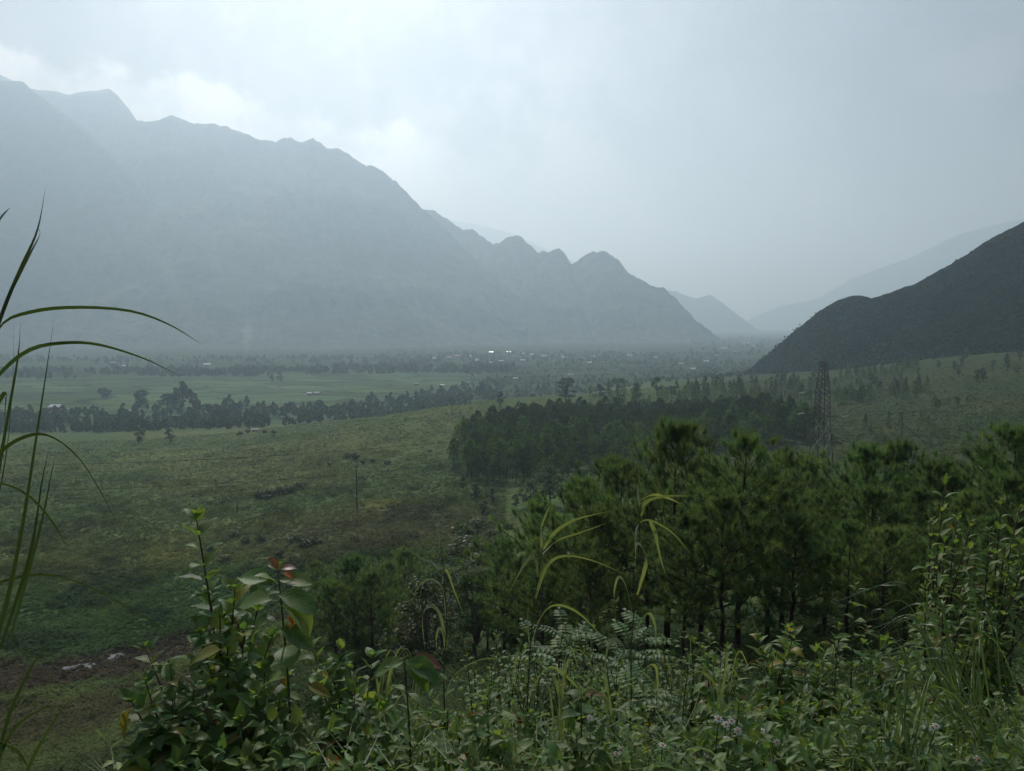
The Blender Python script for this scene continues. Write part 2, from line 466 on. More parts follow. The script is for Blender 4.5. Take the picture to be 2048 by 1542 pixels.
def ground_mat():
    m, nt, N, L = new_mat('ground_soil_and_grass')
    at = N('ShaderNodeAttribute'); at.attribute_name = 'Col'
    g = N('ShaderNodeNewGeometry')
    def noise(scale, detail, lo, hi, a, b):
        n = N('ShaderNodeTexNoise'); n.inputs['Scale'].default_value = scale; n.inputs['Detail'].default_value = detail
        L(g.outputs['Position'], n.inputs['Vector'])
        r = N('ShaderNodeMapRange'); L(n.outputs['Fac'], r.inputs[0]); r.inputs[1].default_value = lo; r.inputs[2].default_value = hi
        r.inputs[3].default_value = a; r.inputs[4].default_value = b
        return n, r
    n1, r1 = noise(0.45, 8, .3, .7, .55, 1.45)
    n2, r2 = noise(5.0, 6, .3, .7, .7, 1.3)
    # field plots on the valley floor
    vo = N('ShaderNodeTexVoronoi'); vo.feature = 'F1'; vo.inputs['Scale'].default_value = 0.022
    mp = N('ShaderNodeMapping'); mp.inputs['Scale'].default_value = (0.6, 1.3, 0.0); mp.inputs['Rotation'].default_value = (0, 0, 0.3)
    L(g.outputs['Position'], mp.inputs[0]); L(mp.outputs[0], vo.inputs['Vector'])
    sp = N('ShaderNodeSeparateColor'); L(vo.outputs['Color'], sp.inputs[0])
    vr = N('ShaderNodeMapRange'); L(sp.outputs[0], vr.inputs[0]); vr.inputs[3].default_value = .6; vr.inputs[4].default_value = 1.35
    ve = N('ShaderNodeTexVoronoi'); ve.feature = 'DISTANCE_TO_EDGE'; ve.inputs['Scale'].default_value = 0.022
    L(mp.outputs[0], ve.inputs['Vector'])
    er = N('ShaderNodeMapRange'); L(ve.outputs['Distance'], er.inputs[0]); er.inputs[1].default_value = 0.02; er.inputs[2].default_value = 0.06
    er.inputs[3].default_value = 0.45; er.inputs[4].default_value = 1.0
    fm = N('ShaderNodeMath'); fm.operation = 'MULTIPLY'; L(vr.outputs[0], fm.inputs[0]); L(er.outputs[0], fm.inputs[1])
    sz = N('ShaderNodeSeparateXYZ'); L(g.outputs['Position'], sz.inputs[0])
    zr = N('ShaderNodeMapRange'); L(sz.outputs[2], zr.inputs[0]); zr.inputs[1].default_value = -84; zr.inputs[2].default_value = -80
    zr.inputs[3].default_value = 1; zr.inputs[4].default_value = 0
    one = N('ShaderNodeMix'); one.data_type = 'FLOAT'; L(zr.outputs[0], one.inputs[0]); one.inputs[2].default_value = 1; L(fm.outputs[0], one.inputs[3])
    c = at.outputs['Color']
    for s in (r1.outputs[0], r2.outputs[0], one.outputs[0]):
        k = N('ShaderNodeMix'); k.data_type = 'RGBA'; k.blend_type = 'MULTIPLY'; k.inputs[0].default_value = 1
        L(c, k.inputs[6]); L(s, k.inputs[7]); c = k.outputs[2]
    bs = N('ShaderNodeBsdfPrincipled'); bs.inputs['Roughness'].default_value = 1.0; bs.inputs['Specular IOR Level'].default_value = .02
    L(c, bs.inputs['Base Color'])
    bp = N('ShaderNodeBump'); bp.inputs['Strength'].default_value = .6; bp.inputs['Distance'].default_value = .5
    L(n1.outputs['Fac'], bp.inputs['Height']); L(bp.outputs[0], bs.inputs['Normal'])
    out = N('ShaderNodeOutputMaterial'); L(bs.outputs[0], out.inputs[0])
    return m


def build_ground():
    az = np.concatenate([np.radians(np.arange(-180, -60, 3.0)), np.radians(np.arange(-60, -40, 1.0)),
                         np.radians(np.arange(-40, 40, 0.16)), np.radians(np.arange(40, 60, 1.0)), np.radians(np.arange(60, 180, 3.0))])
    r = np.concatenate([np.exp(np.linspace(math.log(0.5), math.log(900), 250)), np.exp(np.linspace(math.log(930), math.log(30000), 45))])
    A, Rr = np.meshgrid(az, r, indexing='ij')
    x = (np.sin(A) * Rr).ravel(); y = (np.cos(A) * Rr).ravel()
    z = ground_z(x, y)
    n, k = len(az), len(r)
    i = np.arange(n)[:, None]; j = np.arange(k - 1)[None, :]; i2 = (i + 1) % n
    q = np.stack([i * k + j, i * k + j + 1, i2 * k + j + 1, i2 * k + j], -1).reshape(-1, 4)[:, ::-1]
    v = np.stack([x, y, z], 1)
    c0 = len(v); v = np.vstack([v, [[0, 0, float(z[::k].mean())]]])
    fan = np.stack([np.arange(n) * k, (np.arange(n) + 1) % n * k, np.full(n, c0)], 1)[:, ::-1]
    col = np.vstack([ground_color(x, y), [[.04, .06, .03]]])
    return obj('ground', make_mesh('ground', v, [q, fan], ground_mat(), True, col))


tag(build_ground(), 'green and brown hillside falling to a flat valley floor', None, kind='structure')


# ------------------------------------------------------------------ mountains
def mountain_mat(name, color, scale, strength=0.6, contrast=0.45, light=(1.5, 1.35, 1.2)):
    m, nt, N, L = new_mat(name)
    g = N('ShaderNodeNewGeometry')
    n1 = N('ShaderNodeTexNoise'); n1.inputs['Scale'].default_value = scale; n1.inputs['Detail'].default_value = 9; n1.inputs['Roughness'].default_value = .62
    L(g.outputs['Position'], n1.inputs['Vector'])
    n2 = N('ShaderNodeTexNoise'); n2.inputs['Scale'].default_value = scale * .08; n2.inputs['Detail'].default_value = 5
    L(g.outputs['Position'], n2.inputs['Vector'])
    r1 = N('ShaderNodeMapRange'); L(n1.outputs['Fac'], r1.inputs[0]); r1.inputs[1].default_value = .3; r1.inputs[2].default_value = .7
    r1.inputs[3].default_value = 1 - contrast; r1.inputs[4].default_value = 1 + contrast
    mx = N('ShaderNodeMix'); mx.data_type = 'RGBA'
    r2 = N('ShaderNodeMapRange'); L(n2.outputs['Fac'], r2.inputs[0]); r2.inputs[1].default_value = .42; r2.inputs[2].default_value = .6
    L(r2.outputs[0], mx.inputs[0]); mx.inputs[6].default_value = (*color, 1)
    mx.inputs[7].default_value = (color[0] * light[0], color[1] * light[1], color[2] * light[2], 1)
    mm = N('ShaderNodeMix'); mm.data_type = 'RGBA'; mm.blend_type = 'MULTIPLY'; mm.inputs[0].default_value = 1
    L(mx.outputs[2], mm.inputs[6]); L(r1.outputs[0], mm.inputs[7])
    bs = N('ShaderNodeBsdfPrincipled'); bs.inputs['Roughness'].default_value = 1; bs.inputs['Specular IOR Level'].default_value = .05
    L(mm.outputs[2], bs.inputs['Base Color'])
    bp = N('ShaderNodeBump'); bp.inputs['Strength'].default_value = strength; bp.inputs['Distance'].default_value = 1.2 / scale
    L(n1.outputs['Fac'], bp.inputs['Height']); L(bp.outputs[0], bs.inputs['Normal'])
    out = N('ShaderNodeOutputMaterial'); L(bs.outputs[0], out.inputs[0])
    return m


M_FAR = mountain_mat('far_forest_slope', (0.078, 0.105, 0.075), 0.02)
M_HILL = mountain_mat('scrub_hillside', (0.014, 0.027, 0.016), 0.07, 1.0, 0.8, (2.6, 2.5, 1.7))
RIDGE = {}


def ridge(name, label, pts, front, slope, mat, nu=320, nv=56, rough=2.0, gully=0.08, base=FLOOR - 12, conc=1.35, t=0, bump=0.0):
    pts = np.array(pts, float)
    s = np.concatenate([[0], np.cumsum(np.hypot(np.diff(pts[:, 0]), np.diff(pts[:, 1])))])
    u = np.linspace(0, s[-1], nu)
    px = np.interp(u, s, pts[:, 0]); py = np.interp(u, s, pts[:, 1]); D = np.interp(u, s, pts[:, 2])
    k = np.exp(-0.5 * (np.arange(-4, 5) / 0.7) ** 2); k /= k.sum()
    py = np.convolve(np.pad(py, 4, 'edge'), k, 'valid')
    py_smooth = np.convolve(np.pad(py, 12, 'edge'), np.ones(25) / 25, 'valid')
    py = py - rough * (fbm(px / 13.0, px * 0 + t, 5, .68, t=t) + 0.25)
    crest = np.array([pix(a, b, d) for a, b, d in zip(px, py, D)])
    drop = np.array([pix(a, b, d).z for a, b, d in zip(px, py_smooth, D)]) - crest[:, 2]
    f = np.array([front[0], front[1], 0.0]); f /= np.linalg.norm(f)
    h = np.maximum(crest[:, 2] - base, 4.0)
    run = h / math.tan(R(slope))
    arc = np.concatenate([[0], np.cumsum(np.linalg.norm(np.diff(crest, axis=0), axis=1))])
    vv = np.linspace(0, 1, nv)
    U, V = np.meshgrid(arc, vv, indexing='ij')
    H = h[:, None]; Rn = run[:, None]
    prof = 1 - (1 - V) ** conc
    pos = crest[:, None, :] + f * (Rn * V)[..., None]
    pos[..., 2] = crest[:, 2][:, None] - H * prof + drop[:, None] * (1 - np.exp(-V * 22))
    amp = np.sin(np.pi * np.clip(V, 0, 1)) ** 0.7
    sc = float(np.median(h))
    gul = 1 - 2 * np.abs(fbm(U / (sc * .7) + V * 1.6, V * 2.6 + t, 5, .5, t=t))
    pos[..., 0] += f[0] * amp * gul * H * gully; pos[..., 1] += f[1] * amp * gul * H * gully
    pos[..., 2] += amp * H * 0.03 * fbm(U / (sc * .12), V * 9, 4, .6, t=t + 3)
    if bump: pos[..., 2] += np.minimum(V * 12, 1) * bump * fbm(U / 7.0, V * Rn / 7.0, 3, .6, t=t + 5)
    nb = 6
    back = crest[:, None, :] - f * (Rn * 0.8 * np.linspace(1, 0, nb + 1)[:-1][None])[..., None]
    back[..., 2] = crest[:, 2][:, None] - H * np.linspace(1, 0, nb + 1)[:-1][None] ** 0.9
    P = np.concatenate([back, pos], 1); n, m = P.shape[:2]
    i = np.arange(n - 1)[:, None]; j = np.arange(m - 1)[None]
    q = np.stack([i * m + j, i * m + j + 1, (i + 1) * m + j + 1, (i + 1) * m + j], -1).reshape(-1, 4)
    me = make_mesh(name, P.reshape(-1, 3), q, mat, True)
    RIDGE[label] = pos
    return tag(obj(name, me), label, None, kind='structure')


ridge('mountain', 'nearest left mountain shoulder, darkest of the hazy range',
      [(-900, 150, 3580), (-500, 40, 3724), (-200, 90, 3866), (-60, 150, 3938), (0, 162, 3938), (45, 163, 3938), (75, 190, 3866), (110, 215, 3795), (160, 250, 3724),
       (240, 330, 3580), (330, 430, 3438), (430, 540, 3295), (520, 630, 3151), (580, 690, 3079)], (0.15, -1), 40, M_FAR, t=1)
ridge('mountain', 'pointed hazy summit behind the left mountain shoulder',
      [(-300, 120, 4655), (-60, 130, 4655), (0, 150, 4655), (60, 178, 4655), (110, 183, 4594), (140, 190, 4594), (165, 183, 4594), (200, 181, 4594), (218, 177, 4594), (235, 190, 4559),
       (255, 215, 4535), (275, 243, 4535), (330, 300, 4476), (420, 380, 4416)], (0.3, -1), 42, M_FAR, nu=260, t=2)
ridge('mountain', 'long hazy mountain ridge descending across the middle of the valley',
      [(150, 215, 4249), (230, 236, 4249), (275, 243, 4249), (312, 244, 4222), (330, 236, 4211), (346, 232, 4211), (365, 241, 4198), (385, 250, 4186), (420, 247, 4160), (460, 257, 4124),
       (500, 271, 4086), (520, 281, 4061), (540, 280, 4049), (553, 284, 4035), (565, 277, 4035), (580, 275, 4024), (593, 284, 4010), (608, 284, 3999), (622, 279, 3999), (640, 284, 3986),
       (655, 297, 3972), (680, 298, 3961), (700, 310, 3936), (720, 325, 3924), (733, 332, 3911), (750, 333, 3899), (772, 348, 3874), (800, 372, 3836), (830, 405, 3799), (870, 440, 3749),
       (920, 490, 3686), (980, 545, 3599), (1050, 605, 3499), (1110, 650, 3424), (1160, 690, 3374)], (0.25, -1), 33, M_FAR, nu=900, nv=70, rough=4.5, t=3)
ridge('mountain', 'row of small jagged karst peaks behind the long ridge',
      [(760, 400, 4243), (820, 410, 4194), (850, 418, 4172), (868, 421, 4162), (885, 435, 4144), (895, 438, 4133), (905, 446, 4124), (925, 461, 4114), (945, 459, 4094), (965, 475, 4075),
       (985, 491, 4045), (1000, 487, 4025), (1010, 478, 4015), (1030, 470, 3996), (1042, 472, 3996), (1055, 487, 3976), (1075, 504, 3956), (1088, 503, 3946), (1097, 508, 3937), (1108, 500, 3928),
       (1117, 497, 3928), (1128, 505, 3917), (1143, 530, 3907), (1155, 522, 3896), (1172, 510, 3878), (1187, 504, 3866), (1195, 507, 3862), (1207, 502, 3857), (1225, 511, 3848), (1240, 523, 3829),
       (1250, 540, 3808), (1268, 553, 3789), (1290, 566, 3748), (1310, 575, 3730), (1328, 577, 3699), (1345, 592, 3670), (1365, 612, 3640), (1390, 640, 3601), (1415, 660, 3551), (1445, 681, 3511)],
      (0.12, -1), 32, M_FAR, nu=900, nv=60, rough=4.0, t=4)
ridge('mountain', 'very faint high mountain far behind the jagged peaks',
      [(500, 478, 10824), (700, 458, 10824), (800, 446, 10824), (880, 439, 10824), (950, 448, 10824), (1020, 466, 10824), (1100, 503, 10824), (1180, 538, 10824), (1260, 578, 10971), (1350, 618, 11114), (1440, 658, 11259), (1520, 688, 11404)],
      (0.1, -1), 32, M_FAR, nu=240, rough=1.5, t=5)
ridge('mountain', 'faint cone shaped hill at the valley mouth',
      [(1240, 600, 7288), (1300, 575, 7288), (1350, 583, 7288), (1390, 598, 7288), (1421, 590, 7219), (1445, 606, 7150), (1470, 626, 7081), (1495, 645, 7012), (1520, 662, 6944)], (0.1, -1), 30, M_FAR, nu=200, rough=1.6, t=6)
ridge('mountain', 'pale ridge rising to the right behind the dark scrub hill',
      [(1440, 668, 10279), (1490, 645, 10279), (1530, 625, 10279), (1560, 612, 10279), (1600, 606, 10169), (1640, 596, 10060), (1700, 560, 9841), (1760, 537, 9623), (1820, 517, 9405), (1870, 492, 9185), (1920, 468, 9076), (1980, 453, 8966),
       (2048, 437, 8748), (2250, 380, 8530), (2600, 330, 8311)], (-0.3, -1), 30, M_FAR, nu=320, rough=2.0, t=7)
HILL_LABEL = 'dark scrub covered hill rising on the right'
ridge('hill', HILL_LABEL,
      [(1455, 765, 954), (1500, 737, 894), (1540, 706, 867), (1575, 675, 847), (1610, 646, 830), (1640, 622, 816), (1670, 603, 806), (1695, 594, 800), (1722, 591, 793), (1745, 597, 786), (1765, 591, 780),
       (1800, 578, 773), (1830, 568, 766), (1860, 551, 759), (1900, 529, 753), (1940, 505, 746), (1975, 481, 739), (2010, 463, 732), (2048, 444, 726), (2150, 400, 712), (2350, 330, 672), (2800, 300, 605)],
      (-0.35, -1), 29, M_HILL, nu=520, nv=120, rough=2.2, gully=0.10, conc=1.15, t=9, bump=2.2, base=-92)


def track(label, pts, width):
    P = [hit(*p) for p in pts]; C = []
    for a, b in zip(P[:-1], P[1:]):
        for t in np.linspace(0, 1, 12, endpoint=False): C.append((a.x + (b.x - a.x) * t, a.y + (b.y - a.y) * t))
    C.append((P[-1].x, P[-1].y)); C = np.array(C)
    C += np.stack([fbm(C[:, 0] / 9, C[:, 1] / 9, 3, t=2), fbm(C[:, 0] / 9 + 7, C[:, 1] / 9, 3, t=4)], 1) * 1.2
    tan = np.gradient(C, axis=0); tan /= np.linalg.norm(tan, axis=1, keepdims=True); nrm = np.stack([-tan[:, 1], tan[:, 0]], 1)
    V = []
    for s in (-.5, 0, .5):
        q = C + nrm * width * s; V.append(np.stack([q[:, 0], q[:, 1], ground_z(q[:, 0], q[:, 1]) + .3], 1))
    n = len(C); V = np.concatenate(V); i = np.arange(n - 1)
    f = np.concatenate([np.stack([k * n + i, k * n + i + 1, (k + 1) * n + i + 1, (k + 1) * n + i], 1) for k in (0, 1)])
    tag(obj('dirt_track', make_mesh('dirt_track', V, f, M_TRACK, True)), label, None, kind='structure')


M_TRACK = plain_mat('bare_earth_track', (0.115, 0.092, 0.066), 1.0, spec=0.02, scale=.6, contrast=.3)
track('worn dirt track slanting across the middle of the left field', [(440, 968), (500, 950), (560, 934), (620, 916), (690, 895)], 1.6)
track('short dirt track near the top of the grassy ridge', [(858, 846), (885, 838), (925, 826)], 1.8)
track('pale lane through the valley paddies', [(550, 768), (562, 778), (580, 786), (610, 789)], 3.5)

# ------------------------------------------------------------------ haze
def build_haze():
    g = Geo(); lo = np.array([-16000.0, -9000.0, -90.0 - 10]); hi = np.array([16000.0, 16500.0, 1500.0])
    g.box((lo + hi) / 2, hi - lo)
    m, nt, N, L = new_mat('valley_haze')
    v = N('ShaderNodeVolumePrincipled')
    v.inputs['Color'].default_value = (*HAZE_COLOR, 1)
    v.inputs['Absorption Color'].default_value = (.3, .3, .3, 1)
    v.inputs['Density'].default_value = HAZE_DENSITY
    v.inputs['Anisotropy'].default_value = HAZE_G
    out = N('ShaderNodeOutputMaterial'); L(v.outputs[0], out.inputs['Volume'])
    tag(obj('haze', g.mesh('haze', m)), 'pale blue morning haze filling the valley', None, kind='stuff')


build_haze()
# ------------------------------------------------------------------ tree kit
M_BARK = plain_mat('bark', (0.055, 0.042, 0.033), 0.95, scale=6, contrast=0.45, bump=0.4)
M_PALEBARK = plain_mat('pale_bark', (0.13, 0.115, 0.095), 0.95, scale=5, contrast=0.4, bump=0.3)
M_NEEDLE = foliage_mat('pine_needles', (0.125, 0.190, 0.088), trans=0.46, rough=0.5, spec=0.25, amount=0.22, hue=0.02, trans_tint=(1.1, 1.2, 0.5))
M_GROVE = foliage_mat('grove_pine_needles', (0.080, 0.142, 0.056), trans=0.38, rough=0.7, spec=0.1, amount=0.45, hue=0.02)
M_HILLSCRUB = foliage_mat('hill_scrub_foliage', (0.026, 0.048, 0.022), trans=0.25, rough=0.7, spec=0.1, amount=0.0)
M_VALLEY = foliage_mat('valley_tree_foliage', (0.075, 0.108, 0.055), trans=0.3, rough=0.8, spec=0.08, amount=0.25, hue=0.02)
M_BROAD = foliage_mat('broadleaf_foliage', (0.050, 0.080, 0.032), trans=0.3, rough=0.55, spec=0.25, amount=0.28, hue=0.025)
M_PALE = foliage_mat('grey_green_foliage', (0.080, 0.125, 0.066), trans=0.35, rough=0.7, spec=0.12, amount=0.2, hue=0.02)
M_SCRUB = foliage_mat('field_scrub', (1.0, 1.0, 1.0), trans=0.3, rough=0.9, spec=0.04, amount=0.0, hue=0.0, trans_tint=(1.2, 1.25, 0.6))
UP = np.array([0, 0, 1.0])


def unit(a):
    return a / (np.linalg.norm(a, axis=-1, keepdims=True) + 1e-9)


def needles(geo, tips, dirs, per, length, width, spread=0.75, tint=0.25, back=0.12):
    """bursts of thin needle faces around shoot tips"""
    n = len(tips)
    T = np.repeat(np.asarray(tips), per, 0); Dv = np.repeat(unit(np.asarray(dirs)), per, 0)
    d = unit(Dv * 0.75 + rng.normal(0, spread * 0.62, (n * per, 3)) + UP * 0.05)
    base = T - Dv * rng.random((n * per, 1)) * back
    ln = length * rng.uniform(0.65, 1.15, (n * per, 1))
    w = unit(np.cross(d, rng.normal(0, 1, (n * per, 3)))) * width * 0.5
    v = np.stack([base - w, base + w, base + d * ln], 1).reshape(-1, 3)
    t = np.arange(n * per * 3).reshape(-1, 3)
    k = 1 + tint * rng.uniform(-1, 1, n)
    yel = np.clip(rng.normal(0, .18, n), -0.3, .5)
    c = np.stack([k * (1 + yel), k * (1 + .35 * yel), k * (1 - .3 * yel)], 1)
    geo.add(v, t, col=np.repeat(np.repeat(c, per, 0), 3, 0))


def leafcloud(geo, centers, radii, per, size, tint=0.28, flat=0.7, elong=1.6):
    """leaf-sized faces spread through the outer part of each clump"""
    n = len(centers); N = n * per
    C = np.repeat(np.asarray(centers, float), per, 0); Rr = np.repeat(np.asarray(radii, float).reshape(n, -1), per, 0)
    u = unit(rng.normal(0, 1, (N, 3))); rad = rng.random((N, 1)) ** 0.45
    P = C + u * rad * Rr
    nrm = unit(u * 0.6 + UP * flat + rng.normal(0, .55, (N, 3)))
    a = unit(np.cross(nrm, rng.normal(0, 1, (N, 3)))); b = np.cross(nrm, a)
    s = size * rng.uniform(.6, 1.35, (N, 1))
    v = np.stack([P - a * s * elong * .5, P + b * s * .5, P + a * s * elong * .5, P - b * s * .5], 1).reshape(-1, 3)
    q = np.arange(N * 4).reshape(-1, 4)
    k = 1 + tint * rng.uniform(-1, 1, n); h = rng.uniform(-.12, .16, n)
    c = np.stack([k * (1 + h), k, k * (1 - h)], 1)
    c = np.repeat(c, per, 0) * (1 + .22 * rng.uniform(-1, 1, (N, 1)))
    geo.add(v, None, q, col=np.repeat(c, 4, 0))


def wobble_path(p0, p1, n=6, amt=0.05):
    t = np.linspace(0, 1, n)[:, None]
    p = np.asarray(p0) * (1 - t) + np.asarray(p1) * t
    L = np.linalg.norm(np.asarray(p1) - np.asarray(p0))
    p[1:-1] += rng.normal(0, amt * L / n ** .5, (n - 2, 3))
    return p


def near_pine(height=8.0, bare=0.2, width=2.5):
    """long-needled young pine: trunk mesh, limb mesh, needle mesh"""
    tr, br, nd = Geo(), Geo(), Geo()
    top = np.array([rng.normal(0, .12), rng.normal(0, .12), height])
    path = wobble_path((0, 0, -0.3), top, 10, .012)
    tr.tube(path, np.interp(np.linspace(0, 1, 10), [0, .05, .5, 1], [.17, .13, .075, .012]), 8)
    tips, dirs = [], []
    z = bare * height
    while z < height * 0.985:
        f = (z / height - bare) / (1 - bare)
        L = width * (np.interp(f, [0, .12, .32, .7, 1], [.55, .88, 1, .5, .08]))
        n = rng.integers(4, 7); a0 = rng.random() * 6.28
        c = np.array([np.interp(z, path[:, 2], path[:, k]) for k in range(3)])
        for k in range(n):
            a = a0 + k * 6.283 / n + rng.normal(0, .25); l = L * rng.uniform(.65, 1.15)
            rise = np.interp(f, [0, .5, 1], [.12, .45, 1.1]) + rng.normal(0, .12)
            o = np.array([math.cos(a), math.sin(a), rise])
            o /= np.linalg.norm(o)
            t = np.linspace(0, 1, 6)[:, None]
            p = c + o * l * t + UP * (0.22 * l) * t ** 2.2 + rng.normal(0, .02 * l, (6, 3)) * (t > 0)
            br.tube(p, np.interp(np.linspace(0, 1, 6), [0, 1], [max(.012, .028 * l / width * 1.4), .006]), 5)
            m = int(4 + l * 3.9)
            for q in range(m):
                tt = rng.uniform(.28, 1.0) if q else 1.0
                s0 = np.array([np.interp(tt, t[:, 0], p[:, j]) for j in range(3)])
                side = unit(rng.normal(0, 1, 3) * [1, 1, .5] + o * .9 + UP * .55)
                e = s0 + side * rng.uniform(.12, .42) * (1.15 - .5 * tt) * min(1, l)
                if q: br.tube(np.stack([s0, (s0 + e) / 2, e]), [.007, .006, .004], 3)
                else: e = s0
                tips.append(e); dirs.append(unit(side * .7 + UP * .75))
        z += rng.uniform(.34, .52) * (1.0 if f < .8 else .7)
    for q in range(5):
        tips.append(top + rng.normal(0, .07, 3) + [0, 0, -.05 * q]); dirs.append([rng.normal(0, .2), rng.normal(0, .2), 1])
    tips = np.array(tips); dirs = np.array(dirs)
    needles(nd, tips, dirs, 46, .31, .015, spread=.8, tint=.45, back=.22)
    out = tips[rng.random(len(tips)) < .3]                       # upright growing candles
    needles(nd, out + UP * .18, np.tile(UP, (len(out), 1)) + rng.normal(0, .12, (len(out), 3)), 20, .24, .012, spread=.22, tint=.2, back=.3)
    return [('trunk', tr.mesh('pine_trunk', M_BARK, True)), ('limbs', br.mesh('pine_limbs', M_BARK, True)), ('needles', nd.mesh('pine_needles', M_NEEDLE))]


def grove_pine(height=12.0, crown=0.55, width=3.0, mat=M_GROVE, clumps=105, per=15):
    tr, nd = Geo(), Geo()
    top = np.array([rng.normal(0, .3), rng.normal(0, .3), height])
    tr.tube(wobble_path((0, 0, -.5), top, 7, .03), np.linspace(.17, .03, 7), 6)
    tips, dirs = [], []
    for k in range(clumps):
        f = rng.random() ** .8
        z = height * (1 - crown) + height * crown * f
        r = width * np.interp(f, [0, .25, .6, 1], [.55, 1, .85, .22]) * rng.uniform(.35, 1.0) ** .6
        a = rng.random() * 6.283
        tips.append([math.cos(a) * r, math.sin(a) * r, z + rng.normal(0, .25)]); dirs.append([math.cos(a) * .6, math.sin(a) * .6, .9])
        if k % 4 == 0:
            tr.tube(np.array([[0, 0, z - .6], [math.cos(a) * r * .5, math.sin(a) * r * .5, z - .35], [math.cos(a) * r, math.sin(a) * r, z]]), [.05, .035, .015], 4)
    needles(nd, np.array(tips), np.array(dirs), per, .95, .17, spread=1.0, tint=.35, back=.45)
    return [('trunk', tr.mesh('grove_trunk', M_BARK, True)), ('crown', nd.mesh('grove_crown', mat))]


def slim_conifer(height=10.0, width=1.5, mat=M_GROVE, n=190):
    tr, nd = Geo(), Geo()
    tr.tube(wobble_path((0, 0, -.4), (0, 0, height), 5, .01), np.linspace(.13, .02, 5), 5)
    f = rng.random(n) ** 1.1; a = rng.random(n) * 6.283
    r = width * (1 - f) ** .8 * rng.uniform(.4, 1.05, n) + .05
    tips = np.stack([np.cos(a) * r, np.sin(a) * r, height * (.1 + .9 * f)], 1)
    dirs = np.stack([np.cos(a), np.sin(a), np.full(n, .15)], 1)
    needles(nd, tips, dirs, 5, .7, .24, spread=.6, tint=.3, back=.6)
    return [('trunk', tr.mesh('conifer_trunk', M_BARK, True)), ('crown', nd.mesh('conifer_crown', mat))]


def broad_tree(height=11.0, width=4.5, clear=.25, lobes=26, per=22, leaf=.55, mat=M_BROAD, bark=M_BARK, flat=.7, lobe_r=.32, shape='round'):
    tr, lf = Geo(), Geo()
    fork = height * (clear + .12)
    tr.tube(wobble_path((0, 0, -.5), (rng.normal(0, .2), rng.normal(0, .2), fork), 5, .04), np.linspace(.028 * height, .017 * height, 5), 7)
    C, Rr = [], []
    for k in range(lobes):
        if shape == 'tiers':
            f = rng.choice([.12, .38, .62, .82, .97]) + rng.normal(0, .025); rr = np.interp(f, [0, .3, .7, 1], [.75, 1, .95, .55]) * rng.uniform(.15, 1) ** .5
        else:
            f = rng.random() ** .85; rr = math.sqrt(max(0.05, 1 - (2 * f - .85) ** 2)) * rng.uniform(.2, 1) ** .6
        a = rng.random() * 6.283
        z = height * (clear + (1 - clear) * (.08 + .84 * f))
        p = np.array([math.cos(a) * rr * width * .78, math.sin(a) * rr * width * .78, z])
        s = lobe_r * width * rng.uniform(.7, 1.2)
        C.append(p); Rr.append([s, s, s * (.32 if shape == 'tiers' else .72)])
        if k % 2 == 0:
            m = np.array([p[0] * .35, p[1] * .35, fork + (z - fork) * .6])
            tr.tube(np.array([[0, 0, min(fork * .92, z)], m, p]), [.012 * height, .007 * height, .003 * height], 4)
    leafcloud(lf, C, Rr, per, leaf, flat=flat)
    return [('trunk', tr.mesh('tree_trunk', bark, True)), ('crown', lf.mesh('tree_crown', mat))]


def bush(width=1.6, height=1.4, lobes=14, per=22, leaf=.24, mat=M_BROAD):
    lf, st = Geo(), Geo()
    C, Rr = [], []
    for k in range(lobes):
        a = rng.random() * 6.283; r = width * .62 * rng.random() ** .5; f = rng.random()
        p = np.array([math.cos(a) * r, math.sin(a) * r, height * (.15 + .65 * f * (1 - .4 * r / width))])
        s = width * rng.uniform(.24, .42)
        C.append(p); Rr.append([s, s, s * .75])
        st.tube(np.array([[p[0] * .1, p[1] * .1, -.2], [p[0] * .6, p[1] * .6, p[2] * .5], p]), [.03 * width, .02 * width, .008], 4)
    leafcloud(lf, C, Rr, per, leaf)
    return [('stems', st.mesh('bush_stems', M_BARK, True)), ('foliage', lf.mesh('bush_foliage', mat))]


def place(parts, name, loc, label, category, group=None, rz=None, scale=1.0):
    e = root(name, loc, label, category, group, rng.random() * 6.283 if rz is None else rz, scale)
    for pn, me in parts: obj(pn, me, e)
    return e


def join_copies(name, parts_list, spots, label, idx=1, mats=None):
    """many copies of a crown (or trunk) joined in one mesh of uncountable stuff"""
    V, Q, T, Cc, off = [], [], [], [], 0
    for variant in range(len(parts_list)):
        me = parts_list[variant][idx][1]
        n = len(me.vertices); co = np.empty(n * 3, np.float32); me.vertices.foreach_get('co', co); co = co.reshape(-1, 3)
        li = np.empty(len(me.loops), np.int32); me.loops.foreach_get('vertex_index', li)
        k = len(li) // len(me.polygons); fc = li.reshape(-1, k)
        cc = np.empty(n * 4, np.float32); me.attributes['Col'].data.foreach_get('color', cc); cc = cc.reshape(-1, 4)[:, :3]
        for (x, y, z, s, a, var) in spots:
            if var != variant: continue
            c, sn = math.cos(a), math.sin(a)
            p = co @ np.array([[c, sn, 0], [-sn, c, 0], [0, 0, 1]]) * s + [x, y, z]
            V.append(p); (Q if k == 4 else T).append(fc + off); off += n
            Cc.append(cc * rng.uniform(.75, 1.25))
    me = make_mesh(name, np.concatenate(V), [np.concatenate(a) for a in (T, Q) if a], mats, False, np.concatenate(Cc))
    return tag(obj(name, me), label, None, kind='stuff')


def ground_at(p):
    return (p[0], p[1], gz(p[0], p[1]))


